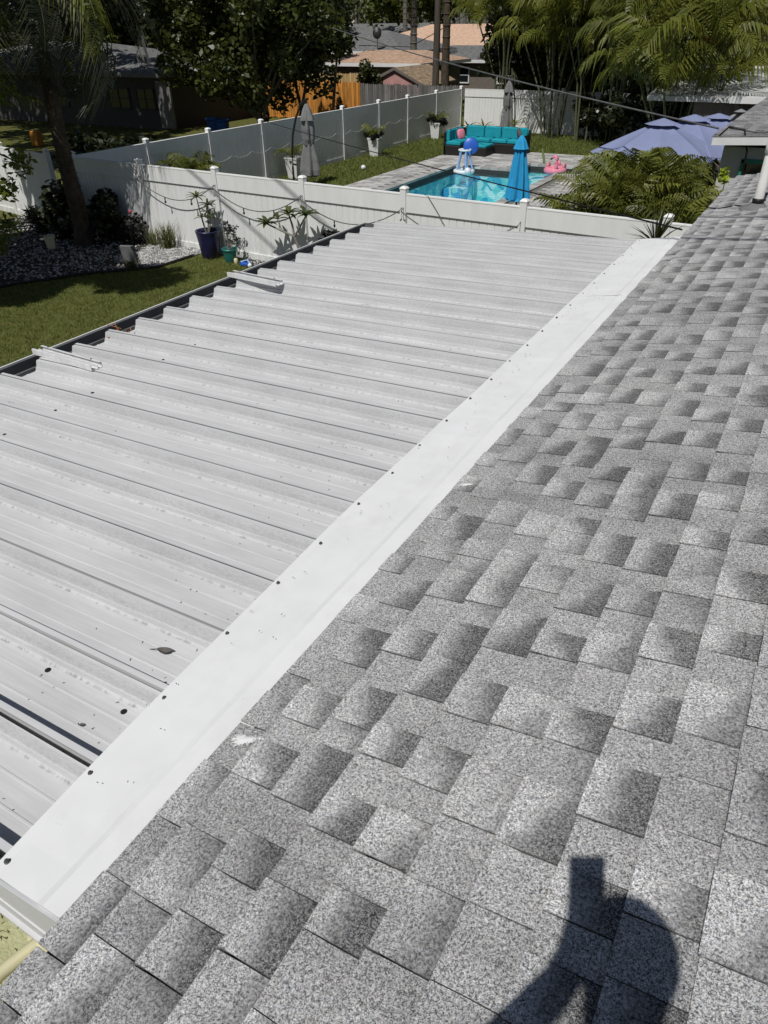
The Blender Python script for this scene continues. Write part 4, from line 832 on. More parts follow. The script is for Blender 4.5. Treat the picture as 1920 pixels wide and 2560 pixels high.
# pots by the fence
npot = thing('potted_dracaena', 'glazed navy pot with leafy dracaena on the lawn corner', 'potted plant', (-11.78, 12.42, 0))
MB().lathe([(.17, 0), (.20, .04), (.245, .4), (.265, .55), (.275, .57), (.275, .6), (.25, .6), (.235, .54)], 28).build('pot', 'navy_glaze', npot, smooth=True); MB().lathe([(.24, .52), (.2, .54)], 20).build('soil', 'soil', npot)
def rosette(parent, c, n, L, wd, mat, up=.5, droop=.5, name='leaf', seed=0):
    g = random.Random(seed)
    for k in range(n):
        q = 2.4*k+g.uniform(-.2, .2); e_ = up*(1-.9*k/n)+g.uniform(-.15, .15); ll = L*g.uniform(.8, 1.1); N = 5; v = []; f = []
        d = Vector((math.cos(q), math.sin(q), 0)); s_ = Vector((-d.y, d.x, 0))
        for i in range(N+1):
            t = i/N; wv = wd*math.sin(math.pi*(.1+.88*t))/2; a = e_-droop*t; p = d*(ll*t*math.cos(a*.9))+Vector((0, 0, ll*(math.sin(e_)*t-droop*t*t*.5)))
            v += [p-s_*wv+Vector((0, 0, wv*.4)), p, p+s_*wv+Vector((0, 0, wv*.4))]
        for i in range(N): f += [(i*3, i*3+1, i*3+4, i*3+3), (i*3+1, i*3+2, i*3+5, i*3+4)]
        MB().add(v, f).build(name, mat, parent, c)
for i, (dx, dy, h, n, L) in enumerate([(-.13, -.05, 1.28, 16, .26), (.08, .04, 1.12, 14, .27), (-.02, .1, .95, 12, .24), (.2, -.06, .9, 9, .26), (-.1, .0, .85, 8, .22)]):
    MB().tube([(dx*.2, dy*.2, .5), (dx*.7, dy*.7, .5+(h-.5)*.5), (dx, dy, h)], [.018, .014, .009], 6).build('stem', 'stem_grey', npot); rosette(npot, (dx, dy, h), n, L, .05, 'plumeria_leaf', .9, .7, seed=i)
tp = thing('potted_shrub', 'small teal pot with twiggy grey plant beside the navy pot', 'potted plant', (-11.15, 12.36, 0))
MB().lathe([(.11, 0), (.13, .05), (.15, .2), (.165, .25), (.175, .26), (.175, .29), (.155, .29), (.15, .25)], 22).build('pot', 'teal_glaze', tp, smooth=True); MB().lathe([(.15, .24), (.1, .25)], 16).build('soil', 'soil', tp)
mb = MB(); lv = []
for k in range(14):
    q = random.uniform(0, 6.28); a = Vector((random.uniform(-.05, .05), random.uniform(-.05, .05), .25)); b = a+Vector((math.cos(q)*.18, math.sin(q)*.18, random.uniform(.2, .5))); mb.tube([a, a.lerp(b, .5)+Vector((0, 0, .05)), b], [.007, .005, .002], 5); lv.append(b)
mb.build('stem', 'stem_grey', tp); V, F = leafcloud(lv, [.09]*len(lv), 150, .09, 2.5); link('foliage', npmesh('foliage', V, F), 'dark_leaf', tp)
# plumeria
pm_ = thing('plumeria_tree', 'young plumeria with three leaf rosettes in front of the white fence', 'tree', (-9.05, 12.2, 0))
tips = [((-.83, 0, .96), 13), ((-.27, .02, 1.2), 14), ((.18, 0, 1.22), 13), ((-.62, .1, 1.05), 5)]
mb = MB(); mb.tube([(.02, 0, 0), (-.03, 0, .45), (-.15, 0, .78)], [.035, .03, .026], 8)
mb.tube([(-.15, 0, .78), (-.5, 0, .87), (-.83, 0, .96)], [.024, .02, .016], 8); mb.tube([(-.15, 0, .78), (-.2, .02, 1.0), (-.27, .02, 1.2)], [.024, .02, .016], 8); mb.tube([(-.15, 0, .78), (.0, 0, .98), (.18, 0, 1.22)], [.022, .02, .015], 8); mb.tube([(-.45, 0, .86), (-.55, .05, .97), (-.62, .1, 1.05)], [.016, .013, .01], 7)
mb.build('trunk', 'stem_grey', pm_, smooth=True)
for i, (c, n) in enumerate(tips): rosette(pm_, c, n, .30, .085, 'plumeria_leaf', 1.0, .75, seed=80+i)
shrub('shrub', 'dark shrub at fence foot right of the plumeria, behind the gutter', (-8.3, 12.15, 0), (0, 0, .5), (.25, .15, .45), 220, .26, 'dark_leaf', 6, .18, 77, elong=3)
# toys on the lawn corner
ty = thing('garden_toy', 'small blue and white plastic toy on lawn by the gravel corner', 'toy', (-10.62, 12.2, 0))
MB().bevbox((0, 0, .05), (.22, .10, .08), .02).build('body', 'blue_plastic', ty); MB().tube([(-.1, 0, .09), (.02, .08, .12), (.14, .02, .06)], .02, 6).build('handle', 'clear_blue', ty); MB().ball((.17, -.03, .05), .05, 10, 6).build('wheel', 'white_plastic', ty)
eg = MB().lathe([(.04, 0), (.045, .02), (.045, .09), (.03, .11)], 12).build('plastic_cup', 'cream_paint', None, (-10.95, 12.3, 0), True); tag(eg, 'small pale cup on the lawn left of the blue toy', 'cup')
# spiky dracaena behind the flashing end
def yucca(x, y, h, n, L, label, seed):
    t = thing('dracaena', label, 'plant', (x, y, 0)); MB().tube([(0, 0, 0), (.03, 0, h*.5), (0, 0, h)], [.04, .035, .03], 8).build('trunk', 'stem_grey', t)
    g = random.Random(seed)
    for k in range(n):
        q = g.uniform(0, 6.28); e_ = g.uniform(.15, 1.45); ll = L*g.uniform(.7, 1.1); d = Vector((math.cos(q)*math.cos(e_), math.sin(q)*math.cos(e_), math.sin(e_))); s_ = Vector((-math.sin(q), math.cos(q), 0))*.014; dr = Vector((0, 0, -.12*ll*(1.4-e_)))
        MB().add([-s_*.6, s_*.6, d*ll*.5+s_, d*ll*.5-s_, d*ll+dr], [(0,1,2,3), (3,2,4)]).build('leaf', 'yucca', t, (0, 0, h))
yucca(-1.62, 9.3, 2.12, 46, .48, 'spiky dracaena head rising behind the far end of the flashing', 1); yucca(-1.12, 9.9, 2.1, 22, .42, 'smaller spiky dracaena beside the shingle eave', 2)
# planters along the side fence
def planter(x, y, label, skirt):
    t = thing('palm_planter', label, 'planter', (x, y, 0), .08)
    mb = MB(); mb.lathe([(.24, 0), (.33, .6), (.35, .61), (.35, .66), (.31, .66), (.29, .55)], 4); o = mb.build('planter_box', 'white_paint', t); o.rotation_euler.z = math.pi/4; MB().lathe([(.3, .56), (.2, .57)], 4).build('soil', 'soil', t)
    for k in range(9): put_frond(t, FR_SMALL, 'palm_leaf', (random.uniform(-.08, .08), random.uniform(-.08, .08), .6), 6.28*k/9, random.uniform(-.2, .5), random.uniform(.8, 1.15))
    if skirt:
        B, rr_ = blobs((0, 0, .72), (.42, .42, .22), 10, .16, int(y)); V, F = leafcloud(B, rr_, 900, .10); link('trailing_foliage', npmesh('trailing_foliage', V, F), 'dark_leaf', t)
planter(-16.05, 21.6, 'white planter with small palm behind the near grey parasol', False); planter(-16.0, 27.0, 'white planter with palm and dark trailing leaves midway along side fence', True); planter(-16.1, 32.6, 'white planter with palm and dark leaves at the far end of side fence', True)
areca(-15.7, 16.3, 3, .5, .2, FR_ARECA, 'palm_leaf', 'small bright palm showing above the near fence', 'small palms inside the pool yard', 6, .75)
for i, (x, y, lb) in enumerate([(-14.1, 31.6, 'small spiky plant behind the left end of the sofa'), (-13.5, 31.9, 'spiky plant behind the sofa corner'), (-12.6, 33.2, 'pale spiky plant left of the far grey parasol')]): 
    t = thing('agave', lb, 'plant', (x, y, 0)); MB().tube([(0, 0, 0), (0, 0, .62)], .05, 7).build('stem', 'stem_grey', t); rosette(t, (0, 0, .62), 13, .5, .07, 'palm_leaf', 1.1, .6, seed=90+i)

# ------------------------------------------------------------------ slate parasols by the house
def parasol(x, y, top, r, drop, label, n=8, mats=('slate_canvas',), pole='green_metal', tilt=(0, 0), rot=.2):
    t = thing('open_parasol', label, 'parasol', (x, y, 0)); piv = thing_child('canopy_frame', t)
    MB().tube([(0, 0, .05), (0, 0, top-.1)], .03, 10).build('pole', pole, t); MB().lathe([(.28, 0), (.28, .05), (.05, .09)], 16).build('base', 'dark_metal', t)
    for k in range(n):
        q0, q1 = rot+6.283*k/n, rot+6.283*(k+1)/n; v = []; f = []; M = 5; W_ = 4
        for i in range(M+1):
            s_ = .16+.84*i/M
            for j in range(W_+1):
                u = j/W_; ex = Vector((math.cos(q0), math.sin(q0), 0)).lerp(Vector((math.cos(q1), math.sin(q1), 0)), u); sagv = .05*math.sin(math.pi*u)*s_
                p = ex*r*s_*(1-.04*math.sin(math.pi*u)); v.append((p.x, p.y, top-drop*s_**1.15-sagv))
        for i in range(M):
            for j in range(W_): a = i*(W_+1)+j; f.append((a, a+1, a+W_+2, a+W_+1))
        o = MB().add(v, f).build('canopy_panel', mats[k % len(mats)], t); o.rotation_euler = (tilt[0], tilt[1], 0)
        MB().tube([(0, 0, top-.06), (r*.98*math.cos(q0), r*.98*math.sin(q0), top-drop-.02)], .012, 5).build('rib', 'dark_metal', t).rotation_euler = (tilt[0], tilt[1], 0)
    v = [(0, 0, top+.06)]+[(r*.26*math.cos(rot+6.283*k/n), r*.26*math.sin(rot+6.283*k/n), top-drop*.17+.05) for k in range(n)]
    MB().add(v, [(0, 1+k, 1+(k+1) % n) for k in range(n)]).build('vent_cap', mats[0], t)
    MB().tube([(0, 0, top), (0, 0, top+.1)], .02, 6).build('finial', 'dark_metal', t)
def thing_child(n, t): return None
parasol(-3.4, 17.7, 2.58, 1.42, .62, 'open slate blue parasol nearest the pool, left of three')
parasol(-2.95, 18.7, 2.58, 1.42, .60, 'open slate blue parasol in the middle of three beside the house', rot=.5)
parasol(-2.75, 20.9, 2.42, 1.3, .5, 'open slate blue parasol behind the other two, below the service cable', rot=.1)
parasol(-2.45, 22.4, 2.40, .62, .34, 'small dark and silver parasol at the porch edge, topmost by the roof', 8, ('silver', 'dark_glass'), 'dark_metal', rot=.3)
# wing beyond the gap
wg = thing('house_wing', 'pale wing of the house with shingle roof and dark window at upper right', 'house', (0, 0, 0))
def WZ(x): return 2.66+(x+1.95)*.05
MB().box((3.0, 19.9, 1.24), (9.6, 9.4, 2.48)).build('wall', 'stucco', wg)
mb = MB(); Y0_, Y1_ = 14.85, 24.8
mb.add([(-1.95, Y0_, WZ(-1.95)), (8, Y0_, WZ(8)), (8, Y1_, WZ(8)), (-1.95, Y1_, WZ(-1.95)), (-1.95, Y0_, WZ(-1.95)-.03), (8, Y0_, WZ(8)-.03), (8, Y1_, WZ(8)-.03), (-1.95, Y1_, WZ(-1.95)-.03)], [(0,1,2,3), (7,6,5,4), (0,4,5,1), (1,5,6,2), (2,6,7,3), (3,7,4,0)]); rf = mb.build('roof', 'roof_dark', wg)
mb = MB(); rr = random.Random(2)
for k in range(26):
    x0 = -1.99+k*.15; y = Y0_-.02
    while y < Y1_:
        wd = rr.choice((.2, .28, .36)); th = rr.choice((.006, .010)); y1 = min(y+wd, Y1_)
        v = [(x0, y, WZ(x0)+.002), (x0, y1, WZ(x0)+.002), (x0+.18, y1, WZ(x0+.18)+.001), (x0+.18, y, WZ(x0+.18)+.001), (x0, y+.002, WZ(x0)+.006+th), (x0, y1-.002, WZ(x0)+.006+th), (x0+.18, y1-.002, WZ(x0+.18)+.002), (x0+.18, y+.002, WZ(x0+.18)+.002)]
        mb.add(v, [(0,1,5,4), (4,5,6,7), (0,4,7,3), (1,2,6,5)], tone=rr.uniform(.2, .4), head=[0]*8); y = y1
stuff(mb.build('shingle_field', 'shingle', rf))
mb = MB(); mb.add([(-1.97, Y0_-.012, WZ(-1.97)-.13), (8, Y0_-.012, WZ(8)-.13), (8, Y0_+.012, WZ(8)-.13), (-1.97, Y0_+.012, WZ(-1.97)-.13), (-1.97, Y0_-.012, WZ(-1.97)-.005), (8, Y0_-.012, WZ(8)-.005), (8, Y0_+.012, WZ(8)-.005), (-1.97, Y0_+.012, WZ(-1.97)-.005)], [(3,2,1,0), (4,5,6,7), (0,1,5,4), (1,2,6,5), (2,3,7,6), (3,0,4,7)]); mb.build('fascia', 'white_paint', wg)
MB().box((-1.96, 19.8, WZ(-1.95)-.07), (.024, 9.9, .12)).build('fascia', 'white_paint', wg)
wn = MB().box((-.98, 15.18, 1.62), (.86, .06, 1.25)).build('window', 'dark_glass', wg)
for (x, z, dx, dz) in ((-1.43, 1.62, .05, 1.35), (-.53, 1.62, .05, 1.35), (-.98, 2.27, .95, .06), (-.98, .97, .95, .06)): MB().box((x, 15.165, z), (dx, .08, dz)).build('window_frame', 'green_metal', wn)
shrub('shrub', 'lime green leafy sprig beside the dark wing window', (-1.62, 14.85, 1.05), (0, 0, 1.05), (.1, .08, .12), 60, .11, 'lime_leaf', 4, .09, 91, stems=1)
for pts, r, mt, lb in (([(-1.93, 14.95, 2.62), (-1.75, 14.9, 2.82), (-1.5, 14.9, 2.78), (-1.38, 14.92, 2.45), (-1.38, 15.0, 2.1)], .016, 'black_rubber', 'black drip loop cable hanging at the wing eave corner'), ([(-1.75, 14.9, 2.80), (-1.35, 15.2, 2.72), (-1.2, 15.0, 2.74), (-.9, 15.3, 2.78), (-.5, 15.2, 2.85)], .014, 'cable_grey', 'grey cable trailing over the wing roof edge'), ([(-.85, 15.4, 2.76), (-.6, 15.8, 3.1), (-.3, 16.0, 3.6)], .014, 'cable_grey', 'grey cable rising from the wing roof at right edge')):
    tag(MB().tube(pts, r, 6).build('service_cable', mt, None, smooth=True), lb, 'cable')
# pale flat roofed building behind the parasols
pb = thing('porch_building', 'low building with pale flat roof and dark porch at the right edge', 'building', (0, 0, 0))
mb = MB(); v = [(x, y, z) for x in (-5.3, 9) for (y, z) in ((24.6, 2.52), (27.8, 3.02), (34, 2.9), (34, 2.75), (24.6, 2.40))]; mb.add(v, [(0,1,6,5), (1,2,7,6), (2,3,8,7), (3,4,9,8), (4,0,5,9), (4,3,2,1,0), (5,6,7,8,9)]); mb.build('roof', 'white_far_roof', pb)
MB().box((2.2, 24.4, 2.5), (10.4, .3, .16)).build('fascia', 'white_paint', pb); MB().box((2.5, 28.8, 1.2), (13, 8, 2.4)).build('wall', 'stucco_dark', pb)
for x in (-2.8, .5, 4): MB().box((x, 24.5, 1.2), (.12, .12, 2.4)).build('post', 'stucco_dark', pb)

# ------------------------------------------------------------------ neighbours
def hip_house(name, label, x0, x1, y0, y1, eave, ridge, inset, wall, roofm, trim='white_paint', ov=.4, windows=(), door=None):
    t = thing(name, label, 'house', ((x0+x1)/2, y0, 0)); c = Vector(((x0+x1)/2, y0, 0))
    def B(mb, n, m, p=t): o = mb.build(n, m, p); o.location = o.location-c; return o
    w_ = B(MB().box(((x0+x1)/2, (y0+y1)/2, eave/2), (x1-x0, y1-y0, eave)), 'wall', wall)
    a, b, c_, d = (x0-ov, y0-ov, eave), (x1+ov, y0-ov, eave), (x1+ov, y1+ov, eave), (x0-ov, y1+ov, eave); ym = (y0+y1)/2; e, f = (x0-ov+inset, ym, ridge), (x1+ov-inset, ym, ridge)
    mb = MB().add([a, b, c_, d, e, f], [(0,1,5,4), (1,2,5), (2,3,4,5), (3,0,4), (3,2,1,0)]); rf = B(mb, 'roof', roofm)
    for (cx, cy, dx, dy) in (((x0+x1)/2, y0-ov-.01, x1-x0+2*ov, .03), (x1+ov+.01, ym, .03, y1-y0+2*ov)): B(MB().box((cx, cy, eave-.09), (dx, dy, .18)), 'fascia', trim)
    for (wx, wz, ww, wh) in windows:
        g = B(MB().box((wx, y0-.02, wz), (ww, .05, wh)), 'window', 'dark_glass')
        for (ox, oz, dx, dz) in ((0, wh/2, ww+.1, .07), (0, -wh/2, ww+.1, .07), (-ww/2, 0, .07, wh), (ww/2, 0, .07, wh), (0, 0, .05, wh), (0, 0, ww, .04)): MB().box((wx+ox, y0-.05, wz+oz), (dx, .05, dz)).build('window_frame', trim if trim != 'concrete' else 'stucco_black', g)
    return t, rf, c
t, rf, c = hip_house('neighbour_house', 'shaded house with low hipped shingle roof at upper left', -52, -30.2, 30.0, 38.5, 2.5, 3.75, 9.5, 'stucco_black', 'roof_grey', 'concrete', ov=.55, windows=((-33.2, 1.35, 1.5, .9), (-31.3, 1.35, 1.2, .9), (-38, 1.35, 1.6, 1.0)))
o = MB().tube([(-31.6, 30.9, 2.6), (-31.75, 30.9, 4.0)], .05, 8).build('vent_pipe', 'pvc', rf); o.location = -c+c
o = MB().box((-29.2, 29.2, 1.2), (.9, .12, 2.0)); tag(o.build('side_gate', 'fence_grey'), 'pale grey gate beside the corner of the shaded left house', 'gate')
shrub('shrub', 'dark shrubs in the shaded yard of the left house', (-23.5, 20.5, 0), (0, 0, .4), (2.6, 2.0, .5), 3000, .25, 'leaf_dark', 22, .5, 101)
ob = MB().bevbox((0, 0, .3), (.5, .3, .6), .03).build('orange_crate', 'fence_orange', None, (-31.5, 23.2, 0)); tag(ob, 'orange box leaning in the dark yard at far left', 'box')
for i, (x, y, lb) in enumerate(((-24.6, 27.3, 'blue recycling bin left of its pair beyond the side fence'), (-23.7, 26.9, 'blue recycling bin right of its pair beyond the side fence'))):
    bn = thing('recycling_bin', lb, 'bin', (x, y, 0), .2, 'recycling bins beyond the side fence'); bn.scale = (.8, .8, .95); MB().lathe([(.28, .08), (.36, .95), (.38, .97)], 4).build('body', 'recycle_blue', bn).rotation_euler.z = math.pi/4; o = MB().bevbox((0, 0, 1.02), (.6, .62, .09), .03).build('lid', 'recycle_blue', bn)
    for s_ in (-1, 1): MB().tube([(s_*.2, .28, .1), (s_*.27, .28, .1)], .1, 10).build('wheel', 'black_rubber', bn)
# wooden fences beyond
def board_fence(label, x0, x1, y, h, mat, wd=.14, name='wooden_fence', ear=True):
    t = thing(name, label, 'fence', (x0, y, 0)); me = MB()
    v = [(-wd/2+.006, -.01, .03), (wd/2-.006, -.01, .03), (wd/2-.006, -.01, h-.06), (wd*.22, -.01, h), (-wd*.22, -.01, h), (-wd/2+.006, -.01, h-.06)]; v += [(a, .01, c) for a, b, c in v]
    me.add(v, [(0,1,2,3,4,5), (11,10,9,8,7,6)]+[(i, i+6, (i+1) % 6+6, (i+1) % 6) for i in range(6)]); me = me.mesh('board'); n = int((x1-x0)/wd)
    for k in range(n): o = link('board', me, mat, t, (wd*(k+.5), random.uniform(-.006, .006), random.uniform(-.03, .03))); o.rotation_euler.y = random.uniform(-.008, .008)
    for z in (.35, h-.35): MB().box(((x1-x0)/2, .04, z), (x1-x0, .04, .09)).build('rail', mat, t)
    for k in range(0, n, 17): MB().box((wd*k, .08, h/2), (.09, .09, h)).build('post', mat, t)
board_fence('orange stained wooden fence behind the large dark tree', -34.0, -22.75, 37.0, 1.85, 'fence_orange')
board_fence('weathered grey wooden fence right of the orange fence', -22.7, -16.9, 36.9, 1.8, 'fence_grey', .12)
board_fence('paler tan fence standing higher behind the orange fence', -30.5, -24.6, 41.0, 2.0, 'fence_tan', .15)
vn = thing('climbing_vine', 'vine climbing the orange wooden fence', 'vine', (-24.1, 36.85, 0)); B, rr_ = blobs((0, 0, 1.0), (.15, .05, .9), 9, .16, 5); V, F = leafcloud(B, rr_, 350, .12); link('foliage', npmesh('foliage', V, F), 'leaf_dark', vn); MB().tube([(0, 0, 0), (.05, 0, 1), (0, 0, 1.8)], .015, 5).build('stem', 'bark', vn)
# shed with pink gable
sh = thing('garden_shed', 'shed with pink gable wall behind the grey fence', 'shed', (-21.6, 38.6, 0))
hw, ev, ap, ln = 1.65, 1.72, 2.42, 3.6
MB().add([(-hw, 0, 0), (hw, 0, 0), (hw, 0, ev), (0, 0, ap), (-hw, 0, ev), (-hw, ln, 0), (hw, ln, 0), (hw, ln, ev), (0, ln, ap), (-hw, ln, ev)], [(0,1,2,3,4), (9,8,7,6,5), (1,6,7,2), (5,0,4,9)]).build('wall', 'pink_wall', sh)
k = (ap-ev)/hw
for s_ in (-1, 1):
    o_ = .25; v = [(0, -.08, ap+.03), (s_*(hw+o_), -.08, ev-k*o_+.03), (s_*(hw+o_), ln+.3, ev-k*o_+.03), (0, ln+.3, ap+.03)]; v += [(a, b, c-.05) for a, b, c in v]
    MB().add(v, [(0,1,2,3), (7,6,5,4), (0,4,5,1), (1,5,6,2), (2,6,7,3), (3,7,4,0)]).build('roof', 'roof_mixed', sh)
    v = [(0, -.12, ap+.04), (s_*(hw+o_), -.12, ev-k*o_+.04), (s_*(hw+o_), -.12, ev-k*o_-.10), (0, -.12, ap-.10)]; v += [(a, b+.03, c) for a, b, c in v]
    MB().add(v, [(0,1,2,3), (7,6,5,4), (0,4,5,1), (1,5,6,2), (2,6,7,3), (3,7,4,0)]).build('barge_board', 'stucco_dark', sh)
shrub('shrub', 'leafy vine shrub growing over the left slope of the shed', (-23.0, 38.3, 0), (0, 0, 1.95), (.9, .5, .6), 1600, .2, 'leaf_tree', 14, .35, 111)
# houses behind
hip_house('neighbour_house', 'low house with tan brown roof and white fascia behind the tan fence', -28.5, -22.6, 43.0, 49, 2.45, 3.0, 1.4, 'stucco_dark', 'roof_brown', ov=.5, windows=((-26.5, 1.5, 1.2, .8),))
hip_house('neighbour_house', 'house with grey hipped roof left of the orange roofed house', -40, -31.5, 57, 66, 2.6, 3.9, 4.0, 'stucco_dark', 'roof_grey', ov=.5)
hip_house('neighbour_house', 'house with wide orange roof behind the utility pole', -40, -26.3, 66, 78, 2.75, 4.25, 4.2, 'stucco_dark', 'roof_orange', ov=.6, windows=((-32.5, 1.6, 1.8, 1.1), (-29, 1.6, 1.0, 1.1)))
hip_house('neighbour_house', 'grey roofed low house in the gap behind the shed', -29, -17.5, 52, 60, 2.3, 3.0, 3.0, 'stucco_dark', 'roof_grey', ov=.5, windows=((-24, 1.4, 1.4, .9), (-20.5, 1.4, 1.4, .9)))
hip_house('neighbour_house', 'distant long house with dull roof under the far trees', -75, -48, 98, 108, 2.8, 4.4, 4, 'stucco_dark', 'roof_grey', ov=.6)
ds = thing('satellite_dish', 'dark satellite dish on mast above the grey hipped roof', 'satellite dish', (-33.2, 56.6, 2.9)); ds.scale = (.6, .6, .75); MB().tube([(0, 0, -.2), (0, 0, 1.0)], .04, 8).build('mast', 'dark_metal', ds); o = MB().lathe([(.05, .12), (.3, .08), (.5, 0), (.55, -.06), (.56, -.07), (.5, -.02), (.3, .05), (.05, .09)], 24).build('dish', 'dark_metal', ds, (0, -.1, 1.2)); o.rotation_euler = (R(70), 0, R(25)); MB().tube([(0, -.1, .8), (.1, -.7, 1.2)], .02, 6).build('feed_arm', 'dark_metal', ds)
# poles and palm trunks
up = thing('utility_pole', 'tall brown wooden utility pole behind the white fence corner', 'utility pole', (-19.1, 38.4, 0)); MB().tube([(0, 0, 0), (.05, 0, 5), (.1, 0, 10)], [.19, .16, .13], 10).build('pole', 'pole_wood', up, smooth=True); MB().box((.1, 0, 9.3), (2.4, .12, .12)).build('crossarm', 'pole_wood', up)
def far_palm(x, y, h, r, label, s=1.3, crown=True, lean=.0, mat='palm_tall', bark='bark_grey'):
    t = thing('palm_tree', label, 'palm', (x, y, 0)); P = [(0, 0, 0), (lean*.3, 0, h*.4), (lean, 0, h)]; MB().tube(P, [r*1.3, r, r*.85], 9).build('trunk', bark, t, smooth=True)
    for k in range(int(h/.5)):
        z = k*.5+.2; MB().lathe([(r*1.05, 0), (r*1.14, .04), (r*1.02, .08)], 9, (lean*(z/h)**1.6, 0, z)).build('trunk_ring', bark, t)
    if crown:
        for k in range(13): put_frond(t, FR_TALL, mat, (lean, 0, h), 6.28*k/13, random.uniform(-.5, .6), s*random.uniform(.8, 1.1))
far_palm(-27.6, 52.0, 5.6, .24, 'palm with ringed grey trunk in front of the orange roof', 1.5)
far_palm(-19.6, 40.6, 9, .2, 'dark straight trunk just right of the utility pole', 1.4, True, bark='bark')
far_palm(-50, 74, 8, .25, 'distant palm with pale trunk left of the satellite dish', 1.8)
far_palm(-43.5, 80, 9, .25, 'distant palm in the middle of the far tree row', 1.8)
far_palm(-57, 84, 9, .25, 'distant palm leftmost in the far tree row', 1.9, lean=.6)
far_palm(-37, 86, 9, .25, 'distant palm behind the orange roof', 1.9)
far_palm(-24, 62, 7, .2, 'palm between the orange roof and the white fence corner', 1.6)
for i, (x, y, h, lb) in enumerate([(-15.5, 46, 8, 'areca palm behind the utility pole'), (-19, 50, 8.5, 'areca palm in the dark gap right of the orange roof')]): areca(x, y, 6, h*.75, 1.6, FR_TALL, 'palm_tall', lb, 'tall areca palms beyond the back fence', 7, 1.3)
# far woodland that closes the view
cs = []; rs = []
g = np.random.default_rng(11)
for k in range(330):
    x = g.uniform(-125, 40); y = 112-.0*x+g.uniform(0, 26); cs.append((x, y, g.uniform(1, 15))); rs.append(g.uniform(2.0, 4.2))
for k in range(120):
    x = g.uniform(-105, -54); y = 40+g.uniform(0, 16)+.25*(x+54)*-1; cs.append((x, y, g.uniform(.5, 11))); rs.append(g.uniform(1.6, 3.2))
for k in range(150):
    x = g.uniform(-16, 30); y = 43+g.uniform(0, 10); cs.append((x, y, g.uniform(.5, 10))); rs.append(g.uniform(1.3, 2.6))
for k in range(60):
    x = g.uniform(-48, -40); y = 36+g.uniform(0, 12); cs.append((x, y, g.uniform(2, 9))); rs.append(g.uniform(1.3, 2.6))
for k in range(110):
    x = g.uniform(-80, -22); y = g.uniform(86, 96); cs.append((x, y, g.uniform(5.5, 13))); rs.append(g.uniform(1.4, 2.6))
V, F = leafcloud(cs, rs, 125000, .75, 1.9, .35, .3)
o = link('woodland', npmesh('woodland', V, F), 'leaf_wood'); stuff(o); tag(o, 'dark mass of far trees closing the view', 'woodland')
mb = MB()
for k in range(80):
    x = g.uniform(-120, 30); y = g.uniform(106, 118); h = g.uniform(7, 12); mb.tube([(x, y, 0), (x+g.uniform(-.5, .5), y, h)], [.28, .15], 6)
o = mb.build('woodland_trunks', 'bark_grey'); stuff(o); tag(o, 'distant trunks in the far woodland', 'woodland')
# dark trees right behind the left house
big_tree((-40, 41, 0), 'tall dark tree behind the ridge of the shaded left house', (0, 0, 5.5), (5, 4, 4), 60, 1.2, 7000, .42, 'leaf_dark', 21, 3, .25); big_tree((-31, 42, 0), 'dark tree right of the shaded left house roof', (0, 0, 5.2), (4.5, 4, 4), 60, 1.1, 7000, .4, 'leaf_dark', 22, 3, .22)
big_tree((-52, 44, 0), 'tall dark tree at far upper left behind the left house', (0, 0, 6), (6, 5, 5), 60, 1.4, 7000, .5, 'leaf_dark', 23, 3, .25)

# ------------------------------------------------------------------ cables overhead
wr = MB().tube(sag((-1.93, 14.95, 2.78), (-26, 32.2, 5.55), .28, 30), .016, 7).build('service_cable', 'cable_grey', None, smooth=True); tag(wr, 'thick service cable sloping from the wing eave up over the pool yard', 'cable')
wr = MB().tube(sag((-16.62, 20.9, 1.78), (-1.12, 7.72, 2.66), .05, 24), .009, 6).build('overhead_cable', 'black_rubber', None, smooth=True); tag(wr, 'thin black cable strung from the side fence across pool to the eave', 'cable')
wr = MB().tube([(-34.5, 56, 3.0), (-30, 56, 2.9), (-25.5, 57, 5.0)], .03, 6).build('overhead_cable', 'black_rubber', None); tag(wr, 'slack black wire in front of the orange roof', 'cable')
for i, (xa, lb) in enumerate(((-12.26, 'overhead power line whose shadow crosses the fence left of plumeria'), (-10.02, 'overhead power line whose shadow crosses the fence above plumeria'))):
    f_ = lambda x: 8.48-.43*(x-xa)
    wr = MB().tube([(x, f_(x), 8.5) for x in (-32, -20, -8, 4, 14)], .02, 7).build('power_line', 'black_rubber'); tag(wr, lb, 'cable', 'overhead power lines')

# ------------------------------------------------------------------ bench frame below the near corner
bs = thing('garden_bench', 'cream metal garden bench with curled arm rail on dry grass below the roof corner', 'bench', (-1.95, .21, 0), -.06)
for y in (.33, -.62):
    MB().tube([(-.46, y+.04, .56), (-.50, y+.02, .60), (-.47, y, .65), (-.40, y, .66), (-.1, y, .66), (.2, y, .65), (.27, y, .6), (.22, y, .55)], .02, 8).build('arm', 'cream_paint', bs, smooth=True)
MB().tube([(-.46, -.72, .60), (-.50, -.66, .65), (-.48, -.55, .66), (-.44, -.2, .66), (-.44, .15, .66), (-.42, .34, .65), (-.34, .42, .61), (-.28, .38, .58)], .034, 8).build('front_rail', 'cream_paint', bs, smooth=True)
for x, y in ((-.42, .3), (-.44, -.6), (.2, .3), (.2, -.6)): MB().tube([(x, y, .65), (x*1.1, y*1.05, 0)], .018, 8).build('leg', 'cream_paint', bs)
for k in range(6): MB().box((-.28+.085*k, -.15, .40), (.06, .9, .018)).build('seat_slat', 'cream_paint', bs)
